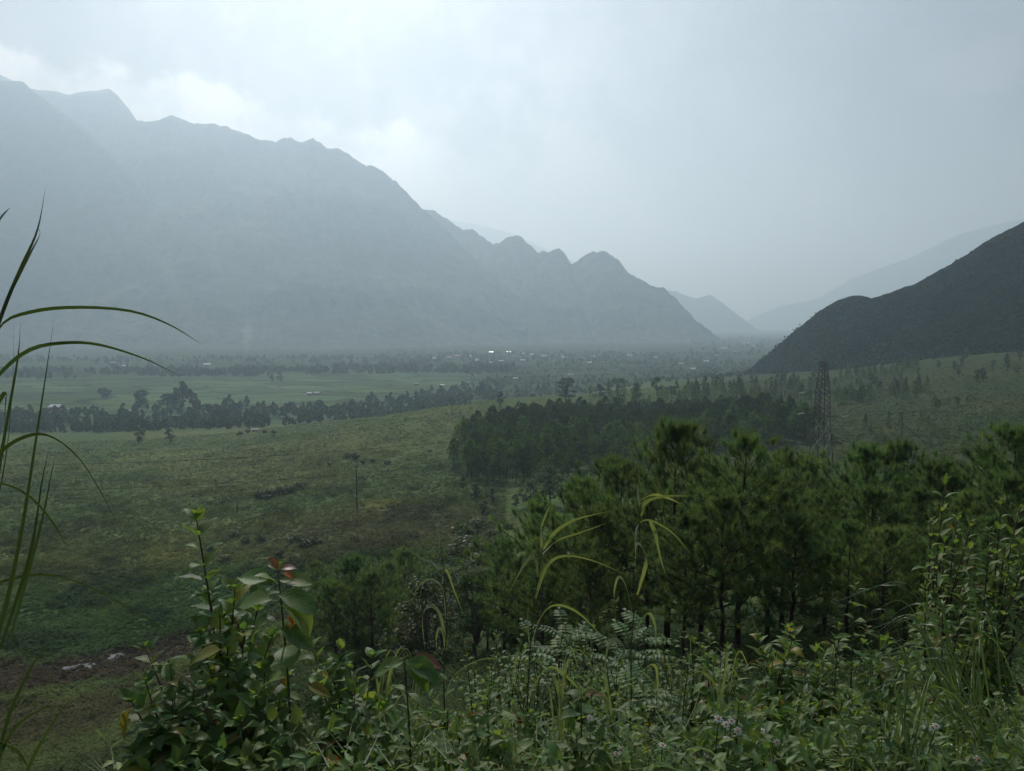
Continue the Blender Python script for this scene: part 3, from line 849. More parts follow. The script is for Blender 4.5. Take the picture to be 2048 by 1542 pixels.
# ------------------------------------------------------------------ near pines on the slope
PINES = [near_pine(8.0, .27, 3.5), near_pine(8.4, .32, 3.1), near_pine(7.6, .25, 3.7), near_pine(8.2, .3, 3.3), near_pine(7.0, .22, 3.2)]
PINE_H = [8.0, 8.4, 7.6, 8.2, 7.0]
_near = [  # photo column, photo row of the tip, distance
    (1337, 862, 33), (1482, 872, 27), (1245, 935, 36), (1160, 965, 40), (1085, 1008, 45), (1010, 1085, 52), (1575, 908, 36), (1612, 925, 44),
    (1735, 900, 36), (1800, 893, 40), (1880, 935, 34), (1965, 905, 36), (2035, 868, 32), (2130, 850, 33), (2230, 860, 36),
    (1405, 935, 36), (1300, 1000, 29), (1195, 1030, 33), (1110, 1085, 38), (1045, 1120, 44), (1540, 960, 30), (1655, 985, 33), (1745, 985, 29),
    (1840, 985, 31), (1935, 990, 28), (2030, 960, 27), (1370, 1030, 24.5), (1590, 1040, 25), (1700, 1050, 25), (1820, 1060, 25), (2110, 940, 26), (975, 1150, 56), (1450, 1000, 24.5), (1770, 1060, 23), (1890, 1060, 23), (1180, 1120, 28), (1990, 1040, 23.5), (1085, 1150, 33)]
ORD = ['leftmost', 'second', 'third', 'fourth', 'fifth', 'sixth', 'seventh', 'eighth', 'ninth', 'tenth', 'eleventh', 'twelfth', 'thirteenth', 'fourteenth', 'fifteenth', 'sixteenth', 'seventeenth', 'eighteenth', 'nineteenth', 'twentieth', 'twenty-first', 'twenty-second', 'twenty-third', 'twenty-fourth']


def nth(values, i, what):
    k = sorted(range(len(values)), key=lambda j: values[j]).index(i)
    return 'leftmost ' + what if k == 0 else ORD[k] + ' from the left: ' + what


_pl = {0: 'tallest spire-topped pine left of the broad rounded pine', 1: 'broad rounded pine with visible dark limbs in front of the pylon', 2: 'pine with a rounded top left of the spire-topped pine',
       9: 'thin twin-topped pine just right of the pylon'}
_row = ['front' if n[2] < 30 else 'middle' if n[2] < 36.5 else 'back' for n in _near]
for i, (px, py, D) in enumerate(_near):
    _same = [j for j in range(len(_near)) if _row[j] == _row[i]]
    _own = nth([_near[j][0] for j in _same], _same.index(i), 'long-needled pine in the %s row of the near pines' % _row[i])
    tip = pix(px, py, D); b = ground_at((tip.x, tip.y))
    h = tip.z - b[2]; v = i % 5
    place(PINES[v], 'pine_tree', b, _pl.get(i, _own), 'pine tree', 'near pines on the right slope', scale=h / PINE_H[v])

# ------------------------------------------------------------------ pine grove on the plateau
GROVE = [grove_pine(12, .62, 3.6), grove_pine(13, .55, 3.3), grove_pine(11.5, .68, 3.8), grove_pine(12.5, .6, 3.2), grove_pine(11, .72, 3.5)]
_gpx = [905, 930, 960, 1050, 1100, 1200, 1300, 1400, 1520, 1640]
_gf = [262, 250, 238, 232, 230, 232, 236, 240, 245, 262]
_gb = [285, 325, 350, 395, 405, 410, 405, 400, 375, 310]
_gs = []
for gy in np.arange(228, 420, 5.0):
    for gx in np.arange(-60, 180, 5.0):
        x = gx + rng.uniform(-1.9, 1.9); y = gy + rng.uniform(-1.9, 1.9)
        px = 1024 + F * x / y
        if px < 905 or px > 1640: continue
        if not (np.interp(px, _gpx, _gf) < y < np.interp(px, _gpx, _gb)): continue
        if px > 1150 and y < 262 or px > 1300 and y < 290: continue           # wholly behind the near pines
        if abs(y - (292 + .06 * x)) < 4.5 and px < 1260: continue              # ride between the two blocks
        _gs.append((x, y))
_gs.sort(key=lambda p: p[1])
for i, (x, y) in enumerate(_gs[:290]):
    place(GROVE[i % 5], 'pine_tree', ground_at((x, y)), 'dark pine crowded in the grove on the plateau below the lone tree', 'pine tree', 'pines of the plateau grove', scale=rng.uniform(.55, 1.2))
_rest = [(x, y, gz(x, y), rng.uniform(.82, 1.12), rng.random() * 6.28, int(rng.integers(5))) for x, y in _gs[290:]]
if _rest: join_copies('pine_grove', GROVE, _rest, 'far side of the dark pine grove on the plateau', 1, M_GROVE)

# ------------------------------------------------------------------ single trees round the grove
UMB = [broad_tree(15, 5.4, .36, 60, 22, .42, M_BROAD, M_BARK, 1.2, .26, 'tiers'), broad_tree(13, 5.0, .25, 30, 14, .5, M_PALE, M_PALEBARK, 1.2, .24, 'tiers')]


def by_tip(parts, h0, name, px, top, base_py, label, cat='tree', group=None):
    """stand a tree on the ground under photo row base_py and scale it to reach row top"""
    b = hit(px, base_py); t = pix(px, top, b.y)
    return place(parts, name, b, label, cat, group, scale=max(.15, (t.z - b.z) / h0))


def at_depth(parts, h0, name, px, top, D, label, cat='tree', group=None):
    b = spot(px, D); t = pix(px, top, D)
    return place(parts, name, b, label, cat, group, scale=max(.15, (t.z - b.z) / h0))


at_depth(UMB[0], 15, 'umbrella_tree', 1132, 753, 432, 'lone umbrella-crowned tree with bare trunk above the pine grove')
at_depth(UMB[1], 13, 'umbrella_tree', 1236, 754, 460, 'pale tiered tree at the left end of the dark tree row')
by_tip(UMB[1], 13, 'umbrella_tree', 903, 792, 822, 'small pale tiered tree alone on the grassy ridge')
ROUND = [broad_tree(10, 4.2, .12, 24, 26, .5), broad_tree(11, 3.8, .15, 24, 26, .5), broad_tree(9, 4.4, .1, 24, 24, .55), broad_tree(12, 3.4, .2, 22, 26, .5), broad_tree(10, 3.0, .1, 18, 26, .5)]
ROUND_H = [10, 11, 9, 12, 10]
at_depth(ROUND[4], 10, 'round_tree', 1001, 782, 455, 'small round tree on the skyline of the grassy ridge')
by_tip(ROUND[2], 9, 'round_tree', 277, 851, 886, 'left of two small round trees standing in the left field')
by_tip(ROUND[0], 10, 'round_tree', 340, 856, 887, 'right of two small round trees standing in the left field')
for px, top, D in [(1315, 752, 520), (1345, 768, 500), (1432, 747, 560), (1410, 752, 560), (1480, 748, 560), (1462, 760, 540), (1565, 740, 590), (1385, 762, 540), (1505, 750, 570), (1545, 752, 560), (1275, 765, 480), (1200, 768, 500), (1180, 772, 505)]:
    v = int(rng.integers(5))
    at_depth(ROUND[v], ROUND_H[v], 'round_tree', px, top, D, 'rounded broadleaf tree rising from the dark row behind the grove', 'tree', 'round trees behind the grove')
GREY = [broad_tree(9, 5.2, .15, 40, 26, .42, M_PALE, M_PALEBARK, 1.0, .26), broad_tree(8, 4.6, .12, 34, 26, .42, M_PALE, M_PALEBARK, 1.0, .26)]
at_depth(GREY[0], 9, 'grey_green_tree', 1100, 930, 196, 'grey-green spreading tree at the front of the pine grove')
at_depth(GREY[1], 8, 'grey_green_tree', 1160, 935, 186, 'grey-green spreading tree half hidden by the near pines')
at_depth(GREY[1], 8, 'grey_green_tree', 1062, 960, 192, 'lower grey-green tree left of the spreading one before the grove')
_gc = [(950, 965, 205, 0), (985, 975, 200, 2), (925, 950, 222, 4), (1030, 985, 190, 1), (968, 1000, 186, 2)]
for i, (px, top, D, v) in enumerate(_gc):
    at_depth(ROUND[v], ROUND_H[v], 'round_tree', px, top, D, nth([a[0] for a in _gc], i, 'dark bushy tree at the front corner of the pine grove'), 'tree', 'bushy trees at the grove corner')

# ------------------------------------------------------------------ slim conifers in rows
SLIM = [slim_conifer(10, 2.3), slim_conifer(11, 2.1), slim_conifer(9, 2.6), slim_conifer(10, 2.9)]
SLIM_H = [10, 11, 9, 10]


def slim(px, D, hpx, label, group):
    v = int(rng.integers(4)); b = spot(px, D)
    place(SLIM[v], 'conifer_tree', b, label, 'conifer', group, scale=hpx / F * D / SLIM_H[v])


for k in range(75):
    slim(rng.uniform(1215, 1560), rng.uniform(425, 540), rng.uniform(18, 36), 'slim dark conifer in the tree row behind the grove', 'conifers behind the grove')
for k in range(38):
    slim(rng.uniform(1660, 1865), rng.uniform(405, 450), rng.uniform(18, 38), 'slim conifer in the nearer row right of the pylon', 'nearer conifer row beside the pylon')
for k in range(36):
    slim(rng.uniform(1680, 1845), rng.uniform(540, 600), rng.uniform(12, 27), 'slim conifer in the farther row right of the pylon', 'farther conifer row beside the pylon')
for k in range(26):
    slim(rng.uniform(1560, 1660), rng.uniform(400, 560), rng.uniform(18, 34), 'slim conifer among the trees left of the pylon', 'conifers left of the pylon')
for px, top, base, lab in [(1730, 826, 866, 'largest lone conifer in the meadow right of the pylon'), (1741, 845, 866, 'small conifer tucked beside the largest lone one'), (1776, 825, 858, 'lone conifer right of the largest one in the meadow'),
                           (1800, 823, 856, 'thin lone conifer beside the meadow utility pole'), (1842, 820, 850, 'lone conifer halfway to the small pine clump'), (1857, 828, 848, 'small conifer left of the pine clump'),
                           (1762, 850, 872, 'low bushy conifer nearest in the meadow'), (1931, 828, 856, 'lone conifer in front of the small pine clump')]:
    by_tip(SLIM[int(rng.integers(4))], 10, 'conifer_tree', px, top, base, lab, 'conifer')
for k in range(16):
    at_depth(GROVE[k % 5], 12, 'pine_tree', rng.uniform(1868, 1968), rng.uniform(792, 802), rng.uniform(345, 385), 'pine with bare trunk in the small clump on the right meadow', 'pine tree', 'small pine clump on the right meadow')
for k in range(90):
    v = int(rng.integers(5)); px = rng.uniform(1560, 2080); D = rng.uniform(430, 720)
    place(ROUND[v], 'round_tree', spot(px, D), 'scattered small tree on the lower slope of the right hill', 'tree', 'scattered trees below the right hill', scale=rng.uniform(.3, .75))

# ------------------------------------------------------------------ valley trees
VAL = [broad_tree(12, 5.6, .02, 20, 24, 1.2, M_VALLEY), broad_tree(13, 5.0, .04, 20, 24, 1.2, M_VALLEY), broad_tree(11, 6.0, .02, 20, 24, 1.2, M_VALLEY), broad_tree(14, 4.6, .05, 18, 24, 1.2, M_VALLEY)]
cnt = 0
while cnt < 285:
    px = rng.uniform(-80, 1000); D = rng.uniform(560, 1080)
    lo = np.interp(px, [0, 300, 520, 650, 800, 1000], [535, 545, 560, 590, 660, 800]); hi = np.interp(px, [0, 300, 420, 520, 650, 800, 1000], [690, 760, 830, 760, 760, 860, 1080])
    if not lo < D < hi: continue
    place(VAL[cnt % 4], 'valley_tree', spot(px, D), 'leafy tree in the hazy belt below the left field', 'tree', 'tree belt below the left field', scale=rng.uniform(.4, .9)); cnt += 1
for px, top, base in [(365, 768, 812), (350, 775, 815), (385, 778, 815), (335, 782, 815), (205, 772, 795), (283, 775, 812), (560, 748, 762), (545, 750, 765), (880, 770, 790), (215, 775, 795), (1035, 775, 790), (1075, 770, 784), (1090, 768, 782)]:
    v = int(rng.integers(4))
    by_tip(VAL[v], 12, 'valley_tree', px, top, base, 'solitary leafy tree out on the valley paddies', 'tree', 'single trees on the valley fields')


def belt(name, label, n, px0, px1, d0, d1, smin, smax):
    S = []
    while len(S) < n:
        px = rng.uniform(px0, px1); D = rng.uniform(d0(px) if callable(d0) else d0, d1(px) if callable(d1) else d1)
        x = (px - 1024) / F * D
        if fbm(np.array([x / 90.]), np.array([D / 60.]), 3, t=11)[0] < -0.22: continue
        S.append((x, D, gz(x, D), rng.uniform(smin, smax), rng.random() * 6.28, int(rng.integers(4))))
    join_copies(name, VAL, S, label, 1, M_VALLEY)


belt('belt_thicket', 'dark thicket filling the tree belt below the left field', 900, -100, 960, lambda p: np.interp(p, [0, 300, 520, 650, 800, 1000], [540, 550, 565, 600, 670, 830]), lambda p: np.interp(p, [0, 300, 520, 650, 800, 1000], [680, 740, 760, 760, 850, 1040]), .25, .62)
belt('far_tree_belt', 'hazy dark belt of trees along the far edge of the paddies', 700, -150, 1030, lambda p: 1180 + .14 * (p - 300), lambda p: 1370 + .16 * (p - 300), .45, 1.1)
belt('village_trees', 'faint mass of trees between the village roofs', 700, 760, 1500, 1480, 2150, .35, .8)
belt('mid_valley_trees', 'hazy scattered thickets on the valley floor before the village', 900, 940, 1520, 800, 1450, .16, .5)
belt('valley_mouth_trees', 'very faint trees at the mouth of the valley', 120, 1360, 1640, 1900, 4200, .7, 1.3)
belt('foot_slope_trees', 'faint woods at the foot of the left mountains', 320, -150, 900, 1560, 1850, .5, 1.0)

# ------------------------------------------------------------------ bushes on the field and slope
BUSH = [bush(1.7, 1.6), bush(1.5, 2.0), bush(2.1, 1.5), bush(1.3, 1.2), bush(1.9, 2.1)]
BUSHP = [bush(1.7, 1.6, 16, 60, .15), bush(1.4, 1.9, 16, 60, .14)]
SHRUB = [bush(1.7, 1.6, 16, 60, .15), bush(1.9, 1.9, 16, 60, .16), bush(1.5, 1.4, 16, 55, .14)]
SAPLING = [broad_tree(8, 3.4, .08, 44, 60, .17, M_BROAD, M_PALEBARK, .8, .24), broad_tree(7, 3.0, .08, 40, 60, .16, M_PALE, M_PALEBARK, .8, .24)]
_th = [(520, 992, 1.6), (540, 990, 1.9), (560, 985, 2.0), (580, 980, 1.8), (600, 972, 1.6)]
for i, (px, py, s) in enumerate(_th):
    place(BUSH[int(rng.integers(5))], 'field_bush', hit(px, py + 6), nth([a[0] for a in _th], i, 'dark bush in the long thicket on the left field'), 'bush', 'thicket in the left field', scale=s)
_cl = [(696, 912, 1.8), (710, 915, 1.7), (726, 922, 1.2), (745, 920, 1.1), (775, 925, 1.2), (660, 928, 1.1), (640, 925, 1.0)]
for i, (px, py, s) in enumerate(_cl):
    place(BUSH[int(rng.integers(5))], 'field_bush', hit(px, py + 5), nth([a[0] for a in _cl], i, 'dark bush in the cluster above the field utility pole'), 'bush', 'bush cluster above the field pole', scale=s)
for px, py, s in [(470, 1072, 1.3), (490, 1085, 1.1), (520, 1080, 1.2), (590, 1082, 1.3), (610, 1092, 1.2), (630, 1085, 1.2), (480, 866, 1.6), (495, 862, 1.5), (530, 862, 1.6), (548, 864, 1.3), (1190, 790, 1.0),
                  (860, 900, .8), (830, 1075, .9), (710, 1080, .9), (640, 1130, 1.0), (700, 1112, .9), (790, 1075, .8), (560, 1110, 1.0), (450, 1120, 1.0), (420, 1100, .9)]:
    place(BUSH[int(rng.integers(5))], 'field_bush', hit(px, py + 4), 'low dark bush dotted about the left field', 'bush', 'bushes dotted over the left field', scale=s)
for k in range(58):
    px = rng.uniform(610, 1030); D = rng.uniform(58, 118)
    if px > 900 and D < 75: continue
    b = (SHRUB + BUSHP)[int(rng.integers(5))]
    place(b, 'slope_shrub', spot(px, D), 'dense green shrub on the slope between the left field and the pines', 'shrub', 'shrubs on the slope left of the pines', scale=rng.uniform(.8, 1.9))
for px, D, s in [(935, 132, 2.2), (930, 150, 2.0), (950, 165, 1.8), (985, 150, 1.3), (905, 128, 1.3), (1000, 140, 1.6), (1010, 165, 1.5), (960, 118, 1.5)]:
    place(BUSH[int(rng.integers(5))], 'slope_shrub', spot(px, D), 'dark shrub in the hollow below the grove corner', 'shrub', 'shrubs below the grove corner', scale=s)
_yp = [(700, 1120, 62), (735, 1150, 58), (660, 1170, 60), (805, 1105, 82), (770, 1130, 72), (620, 1125, 95)]
for i, (px, top, D) in enumerate(_yp):
    v = int(rng.integers(5))
    at_depth(PINES[v], PINE_H[v], 'young_pine', px, top, D, nth([a[0] for a in _yp], i, 'small young pine among the slope shrubs'), 'pine tree', 'young pines among the slope shrubs')
_gs4 = [(1080, 1095, 44), (880, 1125, 60), (845, 1150, 54), (950, 1130, 52)]
for i, (px, top, D) in enumerate(_gs4):
    v = int(rng.integers(2))
    at_depth(SAPLING[v], [8, 7][v], 'grey_green_tree', px, top, D, nth([a[0] for a in _gs4], i, 'feathery grey-green sapling beside the near pines'), 'tree', 'grey-green saplings beside the near pines')


# ------------------------------------------------------------------ uncountable ground cover
def scrub(name, label, n, az, rr, size, leaf, colour, faces=9, keep=None, tall=1.0, kind='stuff'):
    a = np.arctan((rng.uniform(az[0], az[1], n) - 1024) / F); r = np.exp(rng.uniform(math.log(rr[0]), math.log(rr[1]), n))
    x = np.sin(a) * r; y = np.cos(a) * r
    if keep is not None:
        m = keep(x, y); x, y = x[m], y[m]
    n = len(x); z = ground_z(x, y)
    w = fbm(x / 12, y / 12, 3, t=13)
    s = size * rng.uniform(.5, 1.3, n) * (1 + .9 * w)
    C = np.stack([x, y, z + s * .25 * tall], 1); Rr = np.stack([s, s, s * .55 * tall], 1)
    g = Geo()
    N = n * faces
    u = unit(rng.normal(0, 1, (N, 3))); u[:, 2] = np.abs(u[:, 2])
    P = np.repeat(C, faces, 0) + u * (rng.random((N, 1)) ** .5) * np.repeat(Rr, faces, 0)
    nrm = unit(u * .35 + UP * 1.0 + rng.normal(0, .35, (N, 3)))
    aa = unit(np.cross(nrm, rng.normal(0, 1, (N, 3)))); bb = np.cross(nrm, aa)
    ls = leaf * rng.uniform(.6, 1.4, (N, 1))
    v = np.stack([P - aa * ls, P + bb * ls * .6, P + aa * ls], 1).reshape(-1, 3)
    w2 = fbm(x / 5.5 + 31, y / 5.5, 3, t=12)[:, None]
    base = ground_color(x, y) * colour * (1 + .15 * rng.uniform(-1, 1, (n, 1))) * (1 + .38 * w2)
    base = base * np.stack([1 + .15 * w, 1 + .05 * w, 1 - .1 * w], 1)
    col = np.repeat(np.repeat(base, faces, 0), 3, 0)
    g.add(v, np.arange(N * 3).reshape(-1, 3), col=col)
    return tag(obj(name, g.mesh(name, M_SCRUB)), label, None, kind=kind)


def not_mud(x, y):
    p = PATCH[(200, 1335)]
    return (blob(x, y, p.x, p.y, 26, 8, .12, .3) < .3) | (rng.random(len(x)) < .45)


scrub('field_scrub', 'rough low scrub and grass covering the left field', 46000, (-60, 1010), (95, 520), .75, .36, 1.15, 9, not_mud)
scrub('field_weeds', 'taller weeds in clumps over the left field', 15000, (-60, 1010), (110, 460), 1.35, .42, .8, 14, lambda x, y: fbm(x / 13, y / 13, 4, t=4) > .12, 1.3)
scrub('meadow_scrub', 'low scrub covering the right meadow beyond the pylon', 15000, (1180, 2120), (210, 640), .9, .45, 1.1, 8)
scrub('slope_weeds', 'leafy weeds and tall grass on the bank above the mud', 8000, (-60, 700), (62, 130), .7, .2, 1.3, 14, not_mud, 1.5)
scrub('slope_undergrowth', 'leafy undergrowth on the slope below the shrubs', 12000, (540, 2200), (34, 130), .65, .15, 1.5, 14, None, 1.3)
scrub('pine_floor_weeds', 'weeds covering the ground beneath the near pines', 9000, (620, 2200), (13, 36), .4, .06, 1.6, 16, None, 1.3)


def hill_scrub():
    P = RIDGE[HILL_LABEL][:, 2:].reshape(-1, 3)
    px = 1024 + F * P[:, 0] / P[:, 1]
    P = P[(px < 2200) & (P[:, 2] > ground_base(P[:, 0], P[:, 1]) - 1)]
    C = P[rng.integers(0, len(P), 15000)] + rng.normal(0, 2.0, (15000, 3)) * [1, 1, .2]
    g = Geo(); s = rng.uniform(.7, 2.0, 15000)
    leafcloud(g, C, np.stack([s, s, s * .7], 1), 6, 1.25, tint=.45)
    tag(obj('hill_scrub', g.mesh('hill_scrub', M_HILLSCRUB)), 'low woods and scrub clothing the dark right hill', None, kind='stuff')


hill_scrub()
# ------------------------------------------------------------------ pylon, poles, houses, puddles
M_STEEL = plain_mat('dark_galvanised_steel', (0.05, 0.055, 0.06), 0.55, metal=0.4, scale=3, contrast=.3)
M_STEEL_L = plain_mat('pale_galvanised_steel', (0.34, 0.36, 0.38), 0.5, metal=0.4, scale=3, contrast=.25)
M_GLASS = plain_mat('pale_insulator', (0.55, 0.57, 0.58), 0.3, scale=3, contrast=.1)
M_WOODPOLE = plain_mat('weathered_pole', (0.05, 0.045, 0.04), 0.9, scale=4, contrast=.4)
M_WALL = plain_mat('plaster_wall', (0.42, 0.39, 0.35), 0.9, scale=.6, contrast=.2)
M_MUDWALL = plain_mat('brick_wall', (0.26, 0.15, 0.11), 0.9, scale=.6, contrast=.2)
M_ROOF = plain_mat('pale_sheet_roof', (0.66, 0.68, 0.70), 0.35, metal=.1, scale=.5, contrast=.12)
M_ROOF2 = plain_mat('weathered_grey_roof', (0.38, 0.38, 0.38), 0.5, scale=.5, contrast=.2)
M_ROOF3 = plain_mat('dull_red_roof', (0.30, 0.16, 0.12), 0.6, scale=.5, contrast=.2)


def build_pylon():
    D = 215.0; b = spot(1648, D); k = D / F
    e = root('pylon', b, 'dark lattice steel power pylon standing behind the near pines', 'pylon', rz=R(38))
    rows = [(722, 13), (738, 16), (758, 21), (776, 26), (796, 28), (816, 29), (836, 30), (866, 36), (902, 43), (962, 50)]
    lev = [(pix(1648, y, D).z - b.z, w * k / 1.38 / 2) for y, w in rows]
    lev.append((-.2, lev[-1][1] * 1.05))
    zs = np.array([l[0] for l in lev]); hs = np.array([l[1] for l in lev])
    z_dense = []
    for i in range(len(zs) - 1):
        m = 2 if i in (1, 2, 3, 4, 5) else 1
        for j in range(m): z_dense.append(zs[i] + (zs[i + 1] - zs[i]) * j / m)
    z_dense.append(zs[-1]); z_dense = np.array(z_dense); h_dense = np.interp(z_dense, zs[::-1], hs[::-1])
    cor = [(-1, -1), (1, -1), (1, 1), (-1, 1)]
    for cx, cy in cor:
        g = Geo(); p = np.stack([cx * h_dense, cy * h_dense, z_dense], 1); g.tube(p, np.interp(np.arange(len(p)), [0, len(p)], [.11, .16]), 4)
        obj('leg', g.mesh('pylon_leg', M_STEEL), e)
    for f in range(4):
        (ax, ay), (bx, by) = cor[f], cor[(f + 1) % 4]
        for i in range(len(z_dense) - 1):
            z0, z1, h0, h1 = z_dense[i], z_dense[i + 1], h_dense[i], h_dense[i + 1]
            pale = z1 < zs[6] and f in (0, 3)
            for (sx, sy, tx, ty) in ((ax, ay, bx, by), (bx, by, ax, ay)):
                g = Geo(); g.tube(np.array([[sx * h0, sy * h0, z0], [tx * h1, ty * h1, z1]]), [.06 if not pale else .08] * 2, 4)
                obj('brace', g.mesh('pylon_brace', M_STEEL_L if pale else M_STEEL), e)
            if i % 3 == 0:
                g = Geo(); g.tube(np.array([[ax * h0, ay * h0, z0], [bx * h0, by * h0, z0]]), [.08, .08], 4)
                obj('brace', g.mesh('pylon_girt', M_STEEL), e)
    inv = e.matrix_basis.inverted() if False else (Matrix.Translation(b) @ Matrix.Rotation(R(38), 4, 'Z')).inverted()
    for (x0, y0), (x1, y1), (xt, yt) in [((1597, 787), (1612, 784), (1630, 786)), ((1596, 828), (1608, 826), (1626, 830)), ((1697, 832), (1684, 834), (1664, 834))]:
        P = [inv @ pix(x, y, D) for x, y in ((x0, y0), (x1, y1), (xt, yt))]
        g = Geo(); a, c = np.array(P[0]), np.array(P[1]); m = 12
        pts = np.array([a + (c - a) * t for t in np.linspace(0, 1, 2 * m)]); g.tube(pts, [.2 if i % 2 else .12 for i in range(2 * m)], 6)
        obj('insulator', g.mesh('insulator_string', M_GLASS), e)
        g = Geo(); g.tube(np.array([np.array(P[1]), (np.array(P[1]) + np.array(P[2])) / 2 + [0, 0, -.25], np.array(P[2])]), [.06, .06, .06], 4)
        obj('jumper_cable', g.mesh('jumper_cable', M_STEEL), e)
    for y in (786, 832):
        z = pix(1648, y, D).z - b.z; h = float(np.interp(z, zs[::-1], hs[::-1])); g = Geo()
        for s in (-1, 1):
            for q in (-1, 1):
                g.tube(np.array([[q * h, s * h, z], [0, s * (h + 3.2), z + .3]]), [.05, .05], 4); g.tube(np.array([[q * h, s * h, z + 1.3], [0, s * (h + 3.2), z + .35]]), [.045, .045], 4)
        obj('crossarm', g.mesh('pylon_crossarm', M_STEEL), e)


build_pylon()


def cable(label, p0, p1, sag):
    a, b = np.array(pix(*p0)), np.array(pix(*p1)); t = np.linspace(0, 1, 30)[:, None]
    p = a + (b - a) * t; p[:, 2] -= sag * 4 * (t * (1 - t))[:, 0]
    e = root('power_cable', Vector(a), label, 'cable', 'cables of the power line')
    g = Geo(); g.tube(p - a, np.full(30, .04), 4); obj('wire', g.mesh('cable_wire', M_STEEL), e)


cable('upper power cable running left from the pylon over the grove', (1597, 787, 215.0), (-260, 930, 190.0), 6.0)
cable('lower power cable running left from the pylon over the grove', (1596, 828, 215.0), (-260, 985, 190.0), 6.0)
cable('power cable running right from the pylon over the meadow', (1697, 832, 215.0), (2400, 700, 240.0), 4.0)


def pole(label, px, top, b, arm=True):
    t = pix(px, top, b.y); H = t.z - b.z
    e = root('utility_pole', b, label, 'utility pole')
    g = Geo(); g.tube(np.array([[0, 0, -.3], [.03, 0, H * .5], [0, 0, H]]), [.2, .17, .13], 8); obj('post', g.mesh('pole_post', M_WOODPOLE, True), e)
    if arm:
        g = Geo(); g.box((0, 0, H - .5), (1.6, .1, .12)); obj('crossarm', g.mesh('pole_crossarm', M_WOODPOLE), e)
        for x in (-.7, 0, .7):
            g = Geo(); g.tube(np.array([[x, 0, H - .44], [x, 0, H - .3], [x, 0, H - .2]]), [.03, .06, .04], 6); obj('insulator', g.mesh('pole_insulator', M_GLASS), e)


pole('thin utility pole standing in the brown field', 714, 930, hit(714, 1022))
pole('utility pole left of the lattice pylon', 1591, 786, spot(1591, 318), False)
pole('small utility pole in the right meadow', 1803, 822, hit(1803, 870), False)
pole('short stake post in the left field', 475, 1006, hit(475, 1023), False)

_houses = [  # photo x, y of the house, width in photo px, roof, label
    (113, 819, 24, M_ROOF, 'pale-roofed farmhouse at the far left of the tree belt'), (415, 730, 13, M_ROOF, 'bright-roofed house under the left mountain'), (226, 727, 11, M_ROOF2, 'leftmost small house below the left mountain'),
    (258, 718, 9, M_ROOF, 'small house higher up below the left mountain'), (250, 732, 8, M_ROOF, 'tiny house between the two below the left mountain'), (266, 823, 13, M_ROOF2, 'house hidden among the trees left of centre'),
    (620, 788, 11, M_ROOF, 'left house by the lane at the paddy edge'), (635, 787, 12, M_ROOF2, 'right house by the lane at the paddy edge'), (885, 771, 9, M_ROOF, 'house on the near bank of the paddies'), (832, 768, 9, M_ROOF2, 'grey house at the near paddy edge'),
    (1031, 758, 10, M_ROOF, 'lone bright house on the flat before the village'), (510, 861, 14, M_ROOF2, 'low hut with grey roof at the edge of the left field')]
_vill = [(983, 705, 10, 0), (1018, 705, 9, 0), (1045, 708, 9, 1), (1064, 710, 10, 0), (1088, 714, 11, 1), (1045, 722, 11, 0), (1002, 723, 10, 1), (980, 726, 10, 0), (915, 713, 13, 2), (898, 716, 11, 1), (940, 713, 10, 1),
         (1130, 715, 11, 1), (1165, 716, 9, 2), (1185, 714, 10, 0), (1180, 726, 10, 0), (1258, 712, 12, 1), (1212, 725, 8, 1), (1142, 751, 12, 1), (1290, 708, 9, 2), (955, 722, 10, 2), (1110, 722, 9, 1), (1075, 720, 9, 2), (1310, 716, 9, 0),
         (1240, 722, 9, 1), (868, 718, 10, 1), (1030, 714, 8, 2)]
_far = [(1493, 687, 12, 0), (1450, 697, 16, 1), (1412, 724, 11, 0), (1386, 738, 10, 0), (1508, 692, 11, 1), (1432, 712, 10, 1), (1470, 704, 10, 2), (1362, 728, 9, 1)]
RF = [M_ROOF, M_ROOF2, M_ROOF3]


def house(px, py, wpx, roof, label, group=None):
    b = hit(px, py + 2); w = wpx / F * b.y; d = w * rng.uniform(.55, .75); h = min(3.4, w * .3) * rng.uniform(.9, 1.2); rh = d * .28
    e = root('house', b, label, 'house', group, rng.uniform(-.5, .5))
    g = Geo(); g.box((0, 0, h / 2 - .5), (w * .92, d * .88, h + 1.0)); wall = obj('wall', g.mesh('house_wall', M_WALL if rng.random() < .6 else M_MUDWALL), e)
    g = Geo(); X, Y, o = w / 2 * 1.04, d / 2 * 1.1, .12
    v = [[-X, -Y, h - .15], [X, -Y, h - .15], [X, 0, h + rh], [-X, 0, h + rh], [X, Y, h - .15], [-X, Y, h - .15]]
    v += [[a, c, z + o] for a, c, z in v]
    g.add(v, None, [[6, 7, 8, 9], [9, 8, 10, 11], [0, 3, 2, 1], [3, 5, 4, 2], [0, 1, 7, 6], [4, 5, 11, 10], [1, 2, 8, 7], [2, 4, 10, 8], [0, 6, 9, 3], [3, 9, 11, 5]])
    obj('roof', g.mesh('house_roof', roof), e)
    M_D = M_WOODPOLE
    for x in (-.28, 0, .28):
        g = Geo(); g.box((x * w, -d * .44 - .03, h * (.5 if x else .42)), (w * .1, .06, h * (.35 if x else .8))); obj('window' if x else 'door', g.mesh('opening', M_D), e)


for a in _houses: house(*a)
for px, py, w, r in _vill: house(px, py, w, RF[r], 'small roofed house in the hazy village at the foot of the ridge', 'village houses')
for px, py, w, r in _far: house(px, py, w, RF[r], 'faint house at the mouth of the valley left of the dark hill', 'houses at the valley mouth')


